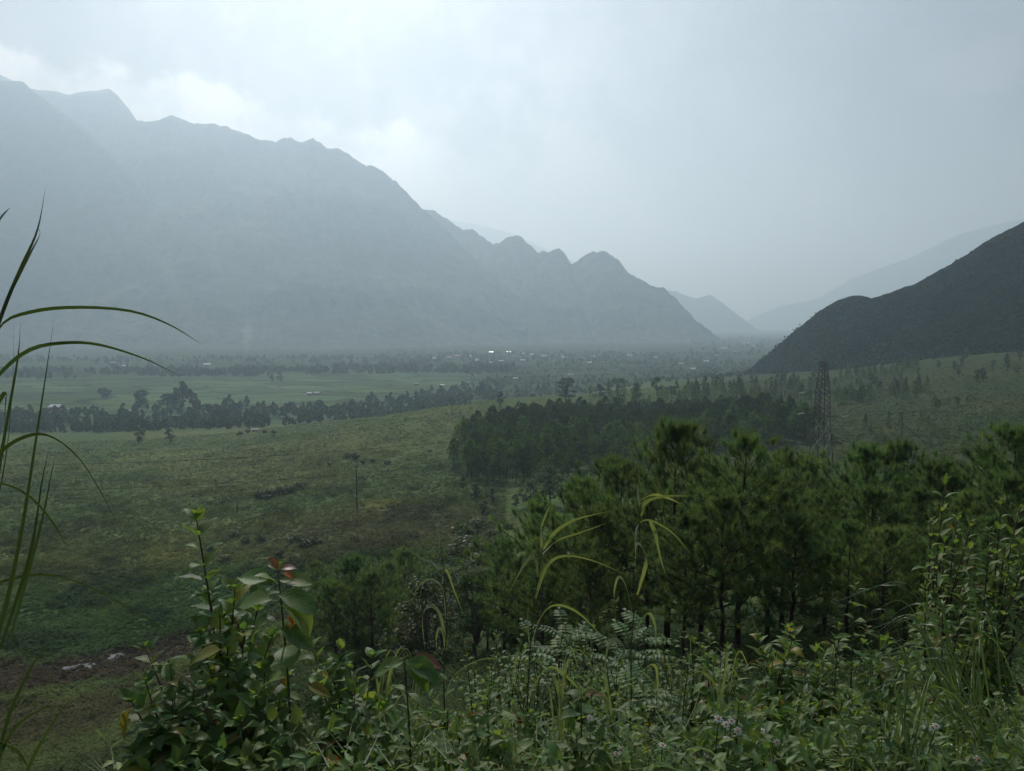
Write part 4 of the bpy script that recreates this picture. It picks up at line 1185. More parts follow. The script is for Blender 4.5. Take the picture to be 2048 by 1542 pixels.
def puddle(px, py, rx, ry, label):
    c = hit(px, py); m, nt, N, L = new_mat('puddle_water')
    bs = N('ShaderNodeBsdfPrincipled'); bs.inputs['Base Color'].default_value = (.05, .045, .04, 1); bs.inputs['Roughness'].default_value = .2
    bs.inputs['Specular IOR Level'].default_value = .6
    out = N('ShaderNodeOutputMaterial'); L(bs.outputs[0], out.inputs[0])
    n = 64; a = np.arange(n) * 2 * math.pi / n
    r = 1 + .45 * fbm(np.cos(a) * 1.7 + px, np.sin(a) * 1.7 + py, 4, .6, t=8)
    x = c.x + np.cos(a) * rx * r; y = c.y + np.sin(a) * ry * r
    lvl = float(ground_z(x, y).mean()) + .12
    v = np.vstack([np.stack([x, y, np.full(n, lvl)], 1), [[c.x, c.y, lvl]]])
    t = np.stack([np.arange(n), (np.arange(n) + 1) % n, np.full(n, n)], 1)
    tag(obj('puddle', make_mesh('puddle', v, t, m)), label, None, kind='structure')


puddle(168, 1336, 2.6, 1.5, 'larger muddy puddle shining in the brown mud')
puddle(240, 1315, 1.6, 1.3, 'smaller muddy puddle beside the larger one')


def smoke():
    c = hit(492, 706); m, nt, N, L = new_mat('field_smoke')
    v = N('ShaderNodeVolumePrincipled'); v.inputs['Color'].default_value = (.95, .96, 1, 1); v.inputs['Absorption Color'].default_value = (1, 1, 1, 1); v.inputs['Density'].default_value = .0045; v.inputs['Anisotropy'].default_value = .4
    out = N('ShaderNodeOutputMaterial'); L(v.outputs[0], out.inputs['Volume'])
    p = np.array([c + Vector(d) for d in ((0, 0, 0), (4, 0, 14), (-4, 4, 30), (8, 0, 48), (2, 6, 68), (14, 0, 84))])
    g = Geo(); q = spline_pts(p, 18); r = np.interp(np.linspace(0, 1, 18), [0, .3, .8, 1], [3, 9, 17, 5]) * (1 + .35 * np.sin(np.arange(18) * 2.1)); g.tube(q, r, 14)
    tag(obj('smoke', g.mesh('smoke', m, True)), 'thin wisp of smoke rising at the foot of the mountain', None, kind='stuff')


def spline_pts(p, n):
    t = np.linspace(0, 1, len(p)); s = np.linspace(0, 1, n)
    return np.stack([np.interp(s, t, p[:, k]) for k in range(3)], 1)


smoke()
# ------------------------------------------------------------------ foreground plants
M_STEM = plain_mat('green_stem', (0.060, 0.070, 0.030), 0.6, scale=30, contrast=0.3)
M_TWIG = plain_mat('brown_twig', (0.070, 0.045, 0.032), 0.8, scale=30, contrast=0.4)
_lk = dict(vary='none', veins=0.12)
L_DARK = foliage_mat('leaf_dark_green', (0.098, 0.180, 0.070), .48, .48, .24, amount=.3, hue=.02, **_lk)
L_MID = foliage_mat('leaf_mid_green', (0.120, 0.205, 0.072), .48, .48, .24, amount=.3, hue=.025, **_lk)
L_LIGHT = foliage_mat('leaf_light_green', (0.155, 0.240, 0.076), .48, .48, .24, amount=.25, hue=.02, **_lk)
L_YEL = foliage_mat('leaf_yellowing', (0.22, 0.20, 0.030), .45, .45, .4, amount=.25, hue=.02, **_lk)
L_RED = foliage_mat('leaf_young_red', (0.19, 0.085, 0.050), .40, .38, .5, amount=.2, hue=.02, trans_tint=(1.4, .9, .5), **_lk)
L_ORANGE = foliage_mat('leaf_orange', (0.45, 0.17, 0.030), .40, .45, .4, amount=.2, hue=.02, trans_tint=(1.3, .9, .5), **_lk)
L_BROWN = foliage_mat('leaf_withered', (0.13, 0.085, 0.045), .25, .7, .15, amount=.3, hue=.02, **_lk)
L_GRASS = foliage_mat('tall_grass_blade', (0.210, 0.275, 0.150), .30, .30, .8, vary='none', amount=.25, hue=.02)
L_EDGE = foliage_mat('edge_grass_blade', (0.052, 0.088, 0.034), .30, .40, .4, vary='none', amount=.25, hue=.02)
L_GRASS2 = foliage_mat('tussock_blade', (0.100, 0.160, 0.072), .34, .40, .4, vary='none', amount=.3, hue=.02)
L_UNDER = foliage_mat('undergrowth', (0.115, 0.195, 0.072), .42, .5, .2, amount=.0, hue=0.0)
M_PETAL = foliage_mat('white_petal', (0.66, 0.66, 0.64), .3, .6, .2, vary='none', amount=.05, hue=.0, trans_tint=(1, 1, 1))
M_CENTRE = plain_mat('orange_flower_centre', (0.55, 0.24, 0.02), 0.8, scale=300, contrast=.5)


def leaf_mesh(name, mat, wmax=.5, peak=.38, tipf=1.0, fold=.25, droop=.3, rows=7, wave=0.0, tooth=0.0):
    """one leaf, length 1 along +Y, upper side +Z, folded along the midrib and drooping"""
    v, uv = [], []
    t = np.linspace(0, 1, rows)
    for i, s in enumerate(t):
        w = wmax * .5 * (np.sin(np.pi * s ** (math.log(.5) / math.log(peak))) ** .8 if 0 < s < 1 else 0.0)
        w *= (1 - .25 * tipf * s ** 4)
        if tooth: w *= 1 + tooth * (1 if i % 2 else -1)
        y = math.sin(s * droop) / max(droop, 1e-3); z = -(1 - math.cos(s * droop)) / max(droop, 1e-3)
        for u in (-1, -.5, 0, .5, 1):
            v.append([u * w, y, z + abs(u) * w * fold + wave * w * math.sin(s * 11 + u * 2) * abs(u)]); uv.append([u * w / (wmax * .5), s])
    q = []
    for i in range(rows - 1):
        for j in range(4): q.append([i * 5 + j, i * 5 + j + 1, (i + 1) * 5 + j + 1, (i + 1) * 5 + j])
    v = np.array(v)
    pet = np.array([[-.012, -.14, .01], [.012, -.14, .01], [.012, 0, 0], [-.012, 0, 0]])   # leaf stalk
    n = len(v); v = np.vstack([v, pet]); q.append([n, n + 1, n + 2, n + 3]); uv += [[0, 0]] * 4
    return make_mesh(name, v, np.array(q), mat, True, None, np.array(uv))


def leaf_set(tag_, mats, **k):
    out = []
    for i, m in enumerate(mats):
        for d, f in ((.25, .3), (.8, .18), (1.3, .35)):
            kk = dict(k); kk.update(droop=d, fold=f)
            out.append(leaf_mesh(tag_, m, **kk))
    return out


OVATE = leaf_set('ovate_leaf', [L_DARK, L_MID, L_LIGHT], wmax=.56, peak=.36, wave=.12)
OVATE_L = leaf_set('ovate_leaf', [L_MID, L_LIGHT], wmax=.50, peak=.36, wave=.1)
LANCE = leaf_set('lance_leaf', [L_MID, L_LIGHT, L_LIGHT], wmax=.36, peak=.4, wave=.1)
LANCE_D = leaf_set('lance_leaf', [L_DARK, L_MID], wmax=.38, peak=.4, wave=.1)
OBOV = leaf_set('broad_leaf', [L_MID, L_LIGHT], wmax=.72, peak=.56, wave=.08)
YELLOW = leaf_set('yellow_leaf', [L_YEL], wmax=.5, peak=.38)
WITHERED = leaf_set('withered_leaf', [L_BROWN], wmax=.4, peak=.4, wave=.35)
REDS = leaf_set('red_leaf', [L_RED], wmax=.6, peak=.45)
ORANGES = leaf_set('orange_leaf', [L_ORANGE], wmax=.55, peak=.45)
BIGLEAF = [leaf_mesh('toothed_leaf', L_MID, .60, .45, droop=.9, fold=.3, rows=19, tooth=.05, wave=.1), leaf_mesh('toothed_leaf', L_LIGHT, .58, .45, droop=.6, fold=.35, rows=19, tooth=.05, wave=.1)]
BIGRED = [leaf_mesh('toothed_red_leaf', L_RED, .55, .45, droop=.9, fold=.3, rows=19, tooth=.05, wave=.1)]


def frame(direction, normal):
    y = Vector(direction).normalized(); z = Vector(normal); z = (z - y * z.dot(y))
    if z.length < 1e-4: z = y.orthogonal()
    z.normalize(); x = y.cross(z)
    return Matrix(((x.x, y.x, z.x, 0), (x.y, y.y, z.y, 0), (x.z, y.z, z.z, 0), (0, 0, 0, 1)))


def put_leaf(parent, mesh, pos, direction, normal, size, name='leaf'):
    m = Matrix.Translation(Vector(pos)) @ frame(direction, normal) @ Matrix.Scale(size, 4)
    return obj(name, mesh, parent, m)


def spline(pts, n):
    pts = np.asarray(pts, float); k = len(pts)
    if k == 2: return pts[0] + (pts[1] - pts[0]) * np.linspace(0, 1, n)[:, None]
    P = np.vstack([2 * pts[0] - pts[1], pts, 2 * pts[-1] - pts[-2]])
    out = []
    for s in np.linspace(0, k - 1, n):
        i = min(int(s), k - 2); t = s - i
        a, b, c, d = P[i], P[i + 1], P[i + 2], P[i + 3]
        out.append(.5 * (2 * b + (c - a) * t + (2 * a - 5 * b + 4 * c - d) * t * t + (3 * b - a - 3 * c + d) * t ** 3))
    return np.array(out)


def stemmed(parent, origin, tip, leaves, size, nodes, start=.25, opposite=True, rad=.006, mat=None, droop=.15, spread=.9, taper=.55, lean=None):
    """one shoot with its leaves: a stem mesh and every leaf an object"""
    o = np.array(origin, float); tp = np.array(tip, float)
    mid = (o + tp) / 2 + (np.array([(tp - o)[0] * -.22, (tp - o)[1] * -.22, .06 * np.linalg.norm(tp - o)]))
    p = spline([o, mid, tp], 12)
    g = Geo(); g.tube(p, np.linspace(rad, rad * .35, 12), 5)
    parent = obj('stem', g.mesh('shoot_stem', mat or M_STEM, True), parent)
    ang = rng.random() * 6.28
    T = np.linspace(0, 1, 12)
    for k in range(nodes):
        f = start + (1 - start) * (k + .5) / nodes
        c = np.array([np.interp(f, T, p[:, j]) for j in range(3)])
        tan = unit(np.array([np.interp(min(1, f + .04), T, p[:, j]) - np.interp(f - .04, T, p[:, j]) for j in range(3)]))
        a = unit(np.cross(tan, [.3, .1, 1.0])); b = np.cross(tan, a)
        young = (k + .5) / nodes
        s = size * np.interp(young, [0, .25, .7, 1], [.8, 1, .85, taper]) * rng.uniform(.8, 1.15)
        ang += 1.571 if opposite else 2.4
        for side in ((0, math.pi) if opposite else (0,)):
            th = ang + side + rng.normal(0, .22)
            out = math.cos(th) * a + math.sin(th) * b
            lift = np.interp(young, [0, .6, 1], [-droop, .12, .85]) + rng.normal(0, .15)
            d = unit(out * spread + tan * max(lift, 0) + UP * lift * .55)
            nrm = unit(UP * 1.0 + tan * .4 - out * lift * .2 + rng.normal(0, .22, 3))
            pick = rng.random(); pool = YELLOW if pick < .035 else WITHERED if pick < .035 + .07 * (1 - young) else leaves
            put_leaf(parent, pool[int(rng.integers(len(pool)))], c + d * s * .13, d, nrm, s)
    # a rosette at the growing tip
    tan = unit(p[-1] - p[-2])
    for k in range(3):
        th = ang + k * 2.1; a = unit(np.cross(tan, [.3, .1, 1.0])); b = np.cross(tan, a)
        d = unit(tan * .9 + (math.cos(th) * a + math.sin(th) * b) * .7)
        put_leaf(parent, leaves[int(rng.integers(len(leaves)))], tp, d, UP + rng.normal(0, .3, 3), size * taper * .55)


def shrub(name, label, category, base, tips, leaves, size, nodes, group=None, extra=(), **kw):
    """a leafy shrub: base ground point, photo tips (px, py, depth)"""
    b = np.array(base)
    e = root(name, base, label, category, group)
    for (px, py, D) in tips:
        t = np.array(pix(px, py, D)) - b
        o = np.array([t[0] * .12 + rng.normal(0, .03), t[1] * .12 + rng.normal(0, .03), -.03])
        stemmed(e, o, t, leaves, size, nodes, **kw)
    for (mesh, px, py, D, dpx, dpy, s) in extra:                     # hand-placed leaves
        p = np.array(pix(px, py, D)) - b; q = np.array(pix(px + dpx, py + dpy, D)) - b
        put_leaf(e, mesh, p, q - p, UP + np.array([0, -.35, 0]), s)
    return e


def tipset(cx, cy, rx, ry, D, n, dd=.35):
    out = []
    for k in range(n):
        a = rng.random() * 6.28; r = rng.random() ** .5
        out.append((cx + rx * r * math.cos(a), cy + ry * r * math.sin(a), D + rng.uniform(-dd, dd)))
    return out


# --- the big shrub at the left
shrub('leafy_shrub', 'tall dark shrub at the left with one upright leafy shoot', 'shrub', spot(430, 3.5),
      [(392, 1030, 3.45), (470, 1175, 3.4), (520, 1190, 3.5), (440, 1235, 3.3), (490, 1260, 3.3), (415, 1180, 3.5), (455, 1290, 3.2), (545, 1270, 3.3), (400, 1265, 3.3)], OVATE, .145, 17, start=.12, taper=.75, rad=.009, mat=M_TWIG, droop=.35)
shrub('leafy_shrub', 'low dark broad-leaved shrub at the lower left edge of the bushes', 'shrub', spot(330, 3.0),
      [(290, 1292, 3.05), (262, 1400, 2.9), (340, 1330, 3.0), (390, 1370, 3.0), (310, 1450, 2.8), (380, 1470, 2.8), (262, 1500, 2.8), (430, 1420, 2.9), (345, 1400, 2.9), (290, 1360, 2.95), (360, 1530, 2.7), (300, 1540, 2.7), (425, 1340, 3.05)], OVATE, .125, 9, start=.3, droop=.4,
      extra=[(YELLOW[0], 258, 1420, 2.8, -20, 70, .13), (YELLOW[1], 440, 1300, 3.0, -60, 8, .16)])
shrub('leafy_shrub', 'dark broad-leaved shrub under the tall upright shoot', 'shrub', spot(500, 3.1),
      [(470, 1340, 3.1), (530, 1330, 3.2), (480, 1440, 2.9), (560, 1400, 3.0), (440, 1500, 2.8), (540, 1490, 2.8), (600, 1450, 2.9), (510, 1390, 3.0), (580, 1350, 3.1), (480, 1530, 2.7), (590, 1530, 2.7), (550, 1440, 2.9)], OVATE, .13, 9, start=.3, droop=.4)
shrub('leafy_shrub', 'dark glossy shrub right of the red-tipped sapling', 'shrub', spot(690, 3.2),
      [(620, 1290, 3.3), (680, 1290, 3.4), (745, 1310, 3.4), (640, 1370, 3.1), (710, 1380, 3.1), (770, 1400, 3.2), (660, 1460, 2.9), (740, 1470, 2.9), (800, 1450, 3.0), (610, 1520, 2.8), (700, 1330, 3.3), (650, 1330, 3.2), (690, 1420, 3.0), (720, 1530, 2.75), (790, 1520, 2.75), (850, 1500, 2.8)], OVATE, .12, 9, start=.3, droop=.35,
      extra=[(ORANGES[0], 650, 1515, 2.75, 22, 6, .07), (YELLOW[0], 615, 1370, 3.0, 30, 12, .11)])
_b = spot(560, 3.05)
shrub('broadleaf_sapling', 'sapling with big rounded leaves and a red young tip', 'sapling', _b, [(556, 1140, 3.05)], OBOV, .16, 4, opposite=False, start=.45, rad=.008, spread=1.0,
      extra=[(REDS[0], 556, 1138, 3.04, -14, -22, .062), (REDS[1], 560, 1138, 3.04, 28, -10, .07), (ORANGES[1], 566, 1145, 3.03, 24, 6, .06), (OBOV[0], 548, 1165, 3.03, -62, -14, .15),
             (OBOV[3], 558, 1160, 3.02, 60, 2, .135), (OBOV[4], 545, 1200, 3.0, -65, -8, .155), (OBOV[1], 556, 1190, 3.0, 80, 12, .18), (OBOV[5], 570, 1215, 2.98, 70, 28, .18),
             (ORANGES[0], 592, 1238, 2.97, -14, 18, .055), (ORANGES[2], 575, 1235, 2.97, 16, 8, .05), (OBOV[0], 560, 1255, 3.0, 55, 30, .16), (OBOV[2], 540, 1240, 3.0, -55, 20, .15)])
_b = spot(815, 2.75)
shrub('toothed_leaf_plant', 'plant with big ribbed toothed leaves and one reddish leaf', 'plant', _b, [(808, 1318, 2.75)], LANCE_D, .09, 3, start=.5, rad=.006,
      extra=[(BIGLEAF[0], 812, 1324, 2.72, 60, 18, .17), (BIGLEAF[1], 806, 1324, 2.74, -45, 10, .13), (BIGRED[0], 822, 1320, 2.78, 64, -4, .13), (BIGLEAF[1], 815, 1330, 2.7, 45, 40, .14)])
shrub('leafy_shrub', 'light green pointed-leaf shrub at the bottom centre', 'shrub', spot(960, 2.8),
      [(975, 1390, 2.9), (950, 1450, 2.8), (900, 1480, 2.75), (1010, 1500, 2.75)], OVATE_L, .14, 4, start=.45)
shrub('leafy_shrub', 'large pale-leaved weed in front of the middle reeds', 'shrub', spot(1165, 2.7), [(1162, 1385, 2.8), (1140, 1460, 2.7), (1200, 1480, 2.65), (1120, 1520, 2.6)], OVATE_L, .125, 4, start=.5)

# --- shrubs with feather (pinnate) leaves in the middle
def pinnate_mesh(mat, pairs=5, wl=.34):
    v, q, uv = [], [], []
    base = leaf_mesh('tmp', mat, .52, .45, droop=.5, fold=.25, rows=4)
    n = len(base.vertices); co = np.empty(n * 3, np.float32); base.vertices.foreach_get('co', co); co = co.reshape(-1, 3)
    li = np.empty(len(base.loops), np.int32); base.loops.foreach_get('vertex_index', li); fc = li.reshape(-1, 4)
    uvb = np.zeros((n, 2)); off = 0
    bpy.data.meshes.remove(base)
    rach = spline([[0, 0, 0], [0, .5, .06], [0, 1, -.12]], 8)
    g = Geo(); g.tube(rach, np.linspace(.012, .004, 8), 3)
    for k in range(pairs + 1):
        f = .18 + .8 * k / pairs; c = np.array([np.interp(f, np.linspace(0, 1, 8), rach[:, j]) for j in range(3)])
        for sgn in ((-1, 1) if k < pairs else (0,)):
            d = Vector((sgn * 1.0, .45 if sgn else 1, -.12)); s = wl * np.interp(f, [0, .5, 1], [.8, 1, .75])
            M = np.array(frame(d, (0, .2, 1)).to_3x3())
            g.add((co * s) @ M.T + c, None, fc)
    return g.mesh('feather_leaf', mat, True)


FEATHER = [pinnate_mesh(L_MID), pinnate_mesh(L_DARK, 6, .31), pinnate_mesh(L_DARK, 5, .34)]
FEATHER_O = [pinnate_mesh(L_YEL, 8, .22), pinnate_mesh(L_ORANGE, 8, .2)]


def feather_shrub(base, tips, size, label, name='feather_leaf_shrub', per=7, extra=()):
    b = np.array(base); e = root(name, base, label, 'shrub', 'feather-leaved shrubs in the middle foreground' if 'feathery-leaved' in label else None)
    for (px, py, D) in tips:
        t = np.array(pix(px, py, D)) - b; o = np.array([t[0] * .2, t[1] * .2, -.03])
        p = spline([o, (o + t) / 2 + rng.normal(0, .04, 3), t], 8)
        g = Geo(); g.tube(p, np.linspace(.007, .003, 8), 4); st = obj('stem', g.mesh('feather_stem', M_STEM, True), e)
        for k in range(per):
            f = .5 + .5 * k / (per - 1); c = np.array([np.interp(f, np.linspace(0, 1, 8), p[:, j]) for j in range(3)])
            a = k * 2.4 + rng.normal(0, .3); d = np.array([math.cos(a), math.sin(a), np.interp(f, [.5, 1], [-.05, .45])])
            put_leaf(st, FEATHER[int(rng.integers(3))], c, d, UP + rng.normal(0, .15, 3), size * rng.uniform(.8, 1.2))
    for (mesh, px, py, D, dpx, dpy, s) in extra:
        p = np.array(pix(px, py, D)) - b; q = np.array(pix(px + dpx, py + dpy, D)) - b
        put_leaf(e, mesh, p, q - p, UP + np.array([0, -.6, 0]), s)
    return e


for cx, cy, D, lab in [(1115, 1285, 5.0, 'feathery-leaved shrub behind the middle reed'), (1265, 1295, 5.2, 'feathery-leaved shrub round the right tall reed'), 
                       (1300, 1400, 4.3, 'feathery-leaved shrub above the daisies')]:
    ex = [(FEATHER_O[0], 1300, 1425, D, 0, 45, .2), (FEATHER_O[0], 1330, 1440, D, 10, 50, .2)] if 'daisies' in lab else []
    feather_shrub(spot(cx, D), tipset(cx, cy, 56, 40, D, 9, .4), .19, lab, extra=ex)

for cx, cy, D, lab in [(1180, 1270, 5.2, 'tallest round-leaved bush between the two tall reeds'), (1340, 1285, 5.0, 'round-leaved bush before the pine trunks'), (1030, 1290, 5.2, 'round-leaved bush at the left foot of the near pines'), (1395, 1300, 4.6, 'round-leaved bush right of the plumed reed'), (1150, 1330, 4.6, 'round-leaved weed bush behind the centre reeds'), (1235, 1345, 4.6, 'round-leaved weed bush between the two tall reeds'), (1060, 1330, 4.7, 'round-leaved weed bush left of the middle reed'),
                       (985, 1400, 3.9, 'round-leaved weed bush right of the ribbed-leaf plant'), (1330, 1370, 4.4, 'round-leaved weed bush above the plumed reed'), (1130, 1430, 3.6, 'round-leaved weed bush under the middle reed'), (1250, 1450, 3.4, 'round-leaved weed bush left of the daisies'), (960, 1340, 4.6, 'round-leaved weed bush beside the centre left reed'), (1190, 1375, 4.3, 'round-leaved weed bush in the middle of the low thicket'), (1040, 1460, 3.3, 'round-leaved weed bush at the bottom below the middle reed'), (880, 1450, 3.4, 'round-leaved weed bush at the bottom under the ribbed-leaf plant')]:
    shrub('leafy_shrub', lab, 'shrub', spot(cx, D), tipset(cx, cy, 50, 45, D, 10), OVATE_L + OVATE[3:6], .075, 9, start=.25, droop=.2)

# --- shrubs at the right
for cx, cy, rx, ry, D, n, s, lab in [
        (1445, 1330, 45, 40, 4.3, 6, .105, 'leafy shrub at the left end of the right-hand thicket'), (1555, 1290, 50, 45, 4.3, 7, .105, 'leafy shrub with a raised tip left of the tall pointed shoot'),
        (1640, 1320, 45, 50, 4.1, 7, .1, 'leafy shrub at the foot of the tall pointed shoot'), (1780, 1310, 45, 45, 4.2, 7, .1, 'leafy shrub between the pointed shoot and the grass tussock'),
        (1480, 1430, 55, 35, 3.5, 7, .1, 'leafy shrub above the white daisies'), (1590, 1420, 55, 40, 3.5, 7, .1, 'leafy shrub in the lower middle of the right thicket'),
        (1700, 1430, 55, 40, 3.5, 7, .1, 'leafy shrub left of the tussock at the lower right'), (1540, 1500, 60, 25, 3.0, 6, .09, 'low leafy weed at the bottom right of centre'),
        (1660, 1505, 60, 25, 3.0, 6, .09, 'low leafy weed at the bottom beside the tussock'), (1400, 1490, 50, 25, 3.1, 5, .09, 'low leafy weed among the daisies')]:
    shrub('leafy_shrub', lab, 'shrub', spot(cx, D), tipset(cx, cy, rx, ry, D, n + 8), LANCE + OVATE_L[:3], s * 1.2, 8, start=.25, droop=.25)
shrub('leafy_shrub', 'upright pointed shoot of pale leaves standing above the right thicket', 'shrub', spot(1705, 4.0), [(1712, 1170, 4.0), (1680, 1250, 4.0), (1735, 1255, 4.1)], OVATE_L, .095, 9, start=.3, droop=.1)
for tips, lab in [([(1892, 958, 4.6), (1862, 1040, 4.6), (1915, 1030, 4.7), (1875, 1110, 4.5), (1930, 1110, 4.6), (1850, 1170, 4.4)], 'tallest lance-leaved bush at the right edge of the pines'),
                  ([(2003, 1000, 4.4), (2040, 1015, 4.5), (1975, 1060, 4.4), (2010, 1090, 4.3), (2060, 1080, 4.4), (1990, 1160, 4.3)], 'second tall lance-leaved bush at the right frame edge'),
                  ([(1930, 1180, 4.2), (1885, 1210, 4.2), (1960, 1230, 4.1), (2030, 1190, 4.1), (1840, 1250, 4.2), (2000, 1270, 4.0)], 'lance-leaved bush below the two tall right bushes')]:
    cx = sum(t[0] for t in tips) / len(tips)
    tips = tips + [(a + rng.normal(0, 26), b + abs(rng.normal(0, 40)) + 25, c + rng.normal(0, .15)) for a, b, c in tips]
    shrub('leafy_shrub', lab, 'shrub', spot(cx, tips[0][2]), tips, LANCE, .125, 17, start=.12, rad=.008, mat=M_TWIG, droop=.1)


# ------------------------------------------------------------------ tall grass and reeds
def blade_mesh(pts, width, mat, n=22, twist=.5, roll=0.0, tipf=1.0):
    """grass blade ribbon through 3-D points: narrow base, widest low down, long thin tip"""
    p = spline(pts, n); t = np.linspace(0, 1, n)
    tan = unit(np.gradient(p, axis=0))
    w = width * np.interp(t, [0, .12, .35, .7, 1], [.45, .85, 1, .6, .02 * tipf]) * .5
    v = []
    for i in range(n):
        h = np.cross(tan[i], UP); h = h / (np.linalg.norm(h) + 1e-6)
        nn = np.cross(h, tan[i])
        a = roll + twist * (t[i] - .5)
        side = math.cos(a) * h + math.sin(a) * nn; up = -math.sin(a) * h + math.cos(a) * nn
        v += [p[i] - side * w[i] + up * w[i] * .25, p[i], p[i] + side * w[i] + up * w[i] * .25]
    q = []
    for i in range(n - 1):
        for j in range(2): q.append([i * 3 + j, i * 3 + j + 1, (i + 1) * 3 + j + 1, (i + 1) * 3 + j])
    return make_mesh('grass_blade', np.array(v), np.array(q), mat, True)


def reed(name, label, base, culm, D, blades, width, mat=L_GRASS, rad=.0042, group=None):
    b = np.array(base); e = root(name, base, label, 'tall grass', group)
    if culm:
        c = [np.array([0, 0, -.05])] + [np.array(pix(x, y, D)) - b for x, y in culm]
        g = Geo(); p = spline(c, 16); g.tube(p, np.linspace(rad, rad * .4, 16), 6)
        for f in np.linspace(.2, .85, 5):                            # joints of the stalk
            i = int(f * 15); g.tube(np.stack([p[i] - unit(p[i + 1] - p[i]) * .006, p[i] + unit(p[i + 1] - p[i]) * .006]), [rad * 1.25, rad * 1.25], 6)
        obj('culm', g.mesh('reed_culm', M_STEM, True), e)
    for pts, dz, tw, roll in blades:
        P = [np.array(pix(x, y, D + dz * k / (len(pts) - 1))) - b for k, (x, y) in enumerate(pts)]
        obj('blade', blade_mesh(P, width * rng.uniform(.85, 1.15), mat, twist=tw, roll=roll), e)
    return e


def bl(*pts, dz=0.0, tw=.7, roll=.9):
    return (list(pts), dz, tw, roll)


reed('tall_reed', 'tall reed in the middle with a long blade arching right', spot(1046, 3.2), [(1049, 1500), (1056, 1380), (1063, 1260), (1072, 1180), (1085, 1095)], 3.2, [
    bl((1085, 1100), (1083, 1060), (1092, 1030), (1102, 1008), dz=.05, roll=1.3), bl((1086, 1100), (1110, 1065), (1150, 1040), (1220, 1022), dz=-.25), bl((1086, 1108), (1115, 1082), (1160, 1066), (1215, 1046), dz=.3),
    bl((1075, 1155), (1072, 1122), (1064, 1113), (1045, 1135), (1018, 1185), dz=-.1), bl((1070, 1198), (1092, 1135), (1125, 1113), (1180, 1120), (1255, 1150), dz=-.2), bl((1060, 1290), (1056, 1240), (1058, 1198), dz=.05, roll=1.5, tw=.1),
    bl((1060, 1300), (1082, 1235), (1112, 1211), (1155, 1225), (1200, 1268), dz=.15), bl((1053, 1365), (1046, 1320), (1036, 1308), (1028, 1340), (1022, 1390), dz=-.1), bl((1052, 1405), (1082, 1350), (1108, 1336), (1150, 1370), (1170, 1400), dz=.1),
    bl((1050, 1450), (1042, 1425), (1030, 1415), (1010, 1450), (1003, 1500), dz=-.15), bl((1049, 1475), (1070, 1440), (1095, 1428), (1100, 1432), dz=.1)], .019)
reed('tall_reed', 'tallest thin reed rising in front of the near pines', spot(1262, 3.5), [(1262, 1420), (1262, 1300), (1270, 1200), (1278, 1080), (1280, 1010)], 3.5, [
    bl((1280, 1015), (1276, 980), (1279, 950), (1272, 905), dz=.1, roll=1.3), bl((1282, 1032), (1292, 1005), (1330, 993), (1392, 992), dz=-.2), bl((1281, 1000), (1308, 990), (1335, 996), (1362, 1008), dz=.2),
    bl((1275, 1190), (1291, 1130), (1284, 1096), (1272, 1090), (1270, 1140), dz=-.1), bl((1270, 1090), (1276, 1052), (1300, 1041), (1345, 1066), (1382, 1108), dz=.15), bl((1300, 1042), (1312, 1070), (1320, 1110), (1332, 1152), dz=.1, roll=1.4),
    bl((1264, 1228), (1252, 1175), (1238, 1154), (1228, 1185), (1232, 1240), dz=-.1), bl((1262, 1292), (1284, 1240), (1300, 1228), (1311, 1255), (1312, 1300), dz=.1), bl((1262, 1340), (1245, 1290), (1225, 1280), (1212, 1310), (1208, 1400), dz=-.15),
    bl((1262, 1400), (1290, 1340), (1312, 1335), (1316, 1400), (1310, 1440), dz=.1)], .0185)
reed('tall_reed', 'reed at the centre left behind the ribbed-leaf plant', spot(890, 3.3), [(889, 1420), (888, 1340), (893, 1250), (888, 1150), (881, 1085)], 3.3, [
    bl((881, 1140), (868, 1128), (850, 1120), (832, 1112), dz=-.1), bl((885, 1168), (889, 1142), (896, 1146), (908, 1180), (926, 1226), dz=.1), bl((892, 1242), (885, 1180), (866, 1160), (846, 1164), (828, 1186), dz=-.1),
    bl((893, 1285), (878, 1225), (858, 1213), (845, 1235), (850, 1300), dz=.1), bl((890, 1302), (886, 1266), (878, 1258), (873, 1275), (873, 1300), dz=0), bl((881, 1090), (878, 1070), (874, 1050), dz=.05, roll=1.3), bl((889, 1400), (910, 1350), (960, 1320), (1005, 1318), dz=.2)], .014)
reed('tall_reed', 'short plumed reed right of the middle thicket', spot(1364, 3.1), [(1362, 1500), (1368, 1400), (1378, 1330)], 3.1, [
    bl((1370, 1375), (1385, 1350), (1405, 1345), (1432, 1372), (1440, 1420), dz=.1), bl((1366, 1420), (1345, 1370), (1338, 1330), (1330, 1310), dz=-.1), bl((1378, 1335), (1382, 1300), (1380, 1270), dz=.05, roll=1.3), bl((1364, 1470), (1395, 1400), (1400, 1350), dz=.1), bl((1364, 1480), (1340, 1440), (1325, 1400), dz=-.1)], .015)
for cx, lab in [(760, 'loose grass clump left of the centre reed'), (830, 'pale-stalked grass clump below the centre reed'), (1230, 'grass clump between the tall reeds'), (1120, 'grass clump in the bottom centre'), (1440, 'fine grass clump behind the daisies')]:
    D = 3.3; B = []
    for k in range(9):
        x0 = cx + rng.normal(0, 8); h = rng.uniform(110, 210); s = rng.choice([-1, 1]) * rng.uniform(20, 85)
        B.append(bl((x0, 1500), (x0 + s * .15, 1500 - h * .6), (x0 + s * .5, 1500 - h), (x0 + s, 1500 - h * .75), dz=rng.uniform(-.2, .2), roll=rng.uniform(.4, 1.3)))
    reed('grass_clump', lab, spot(cx, D), None, D, B, .010)

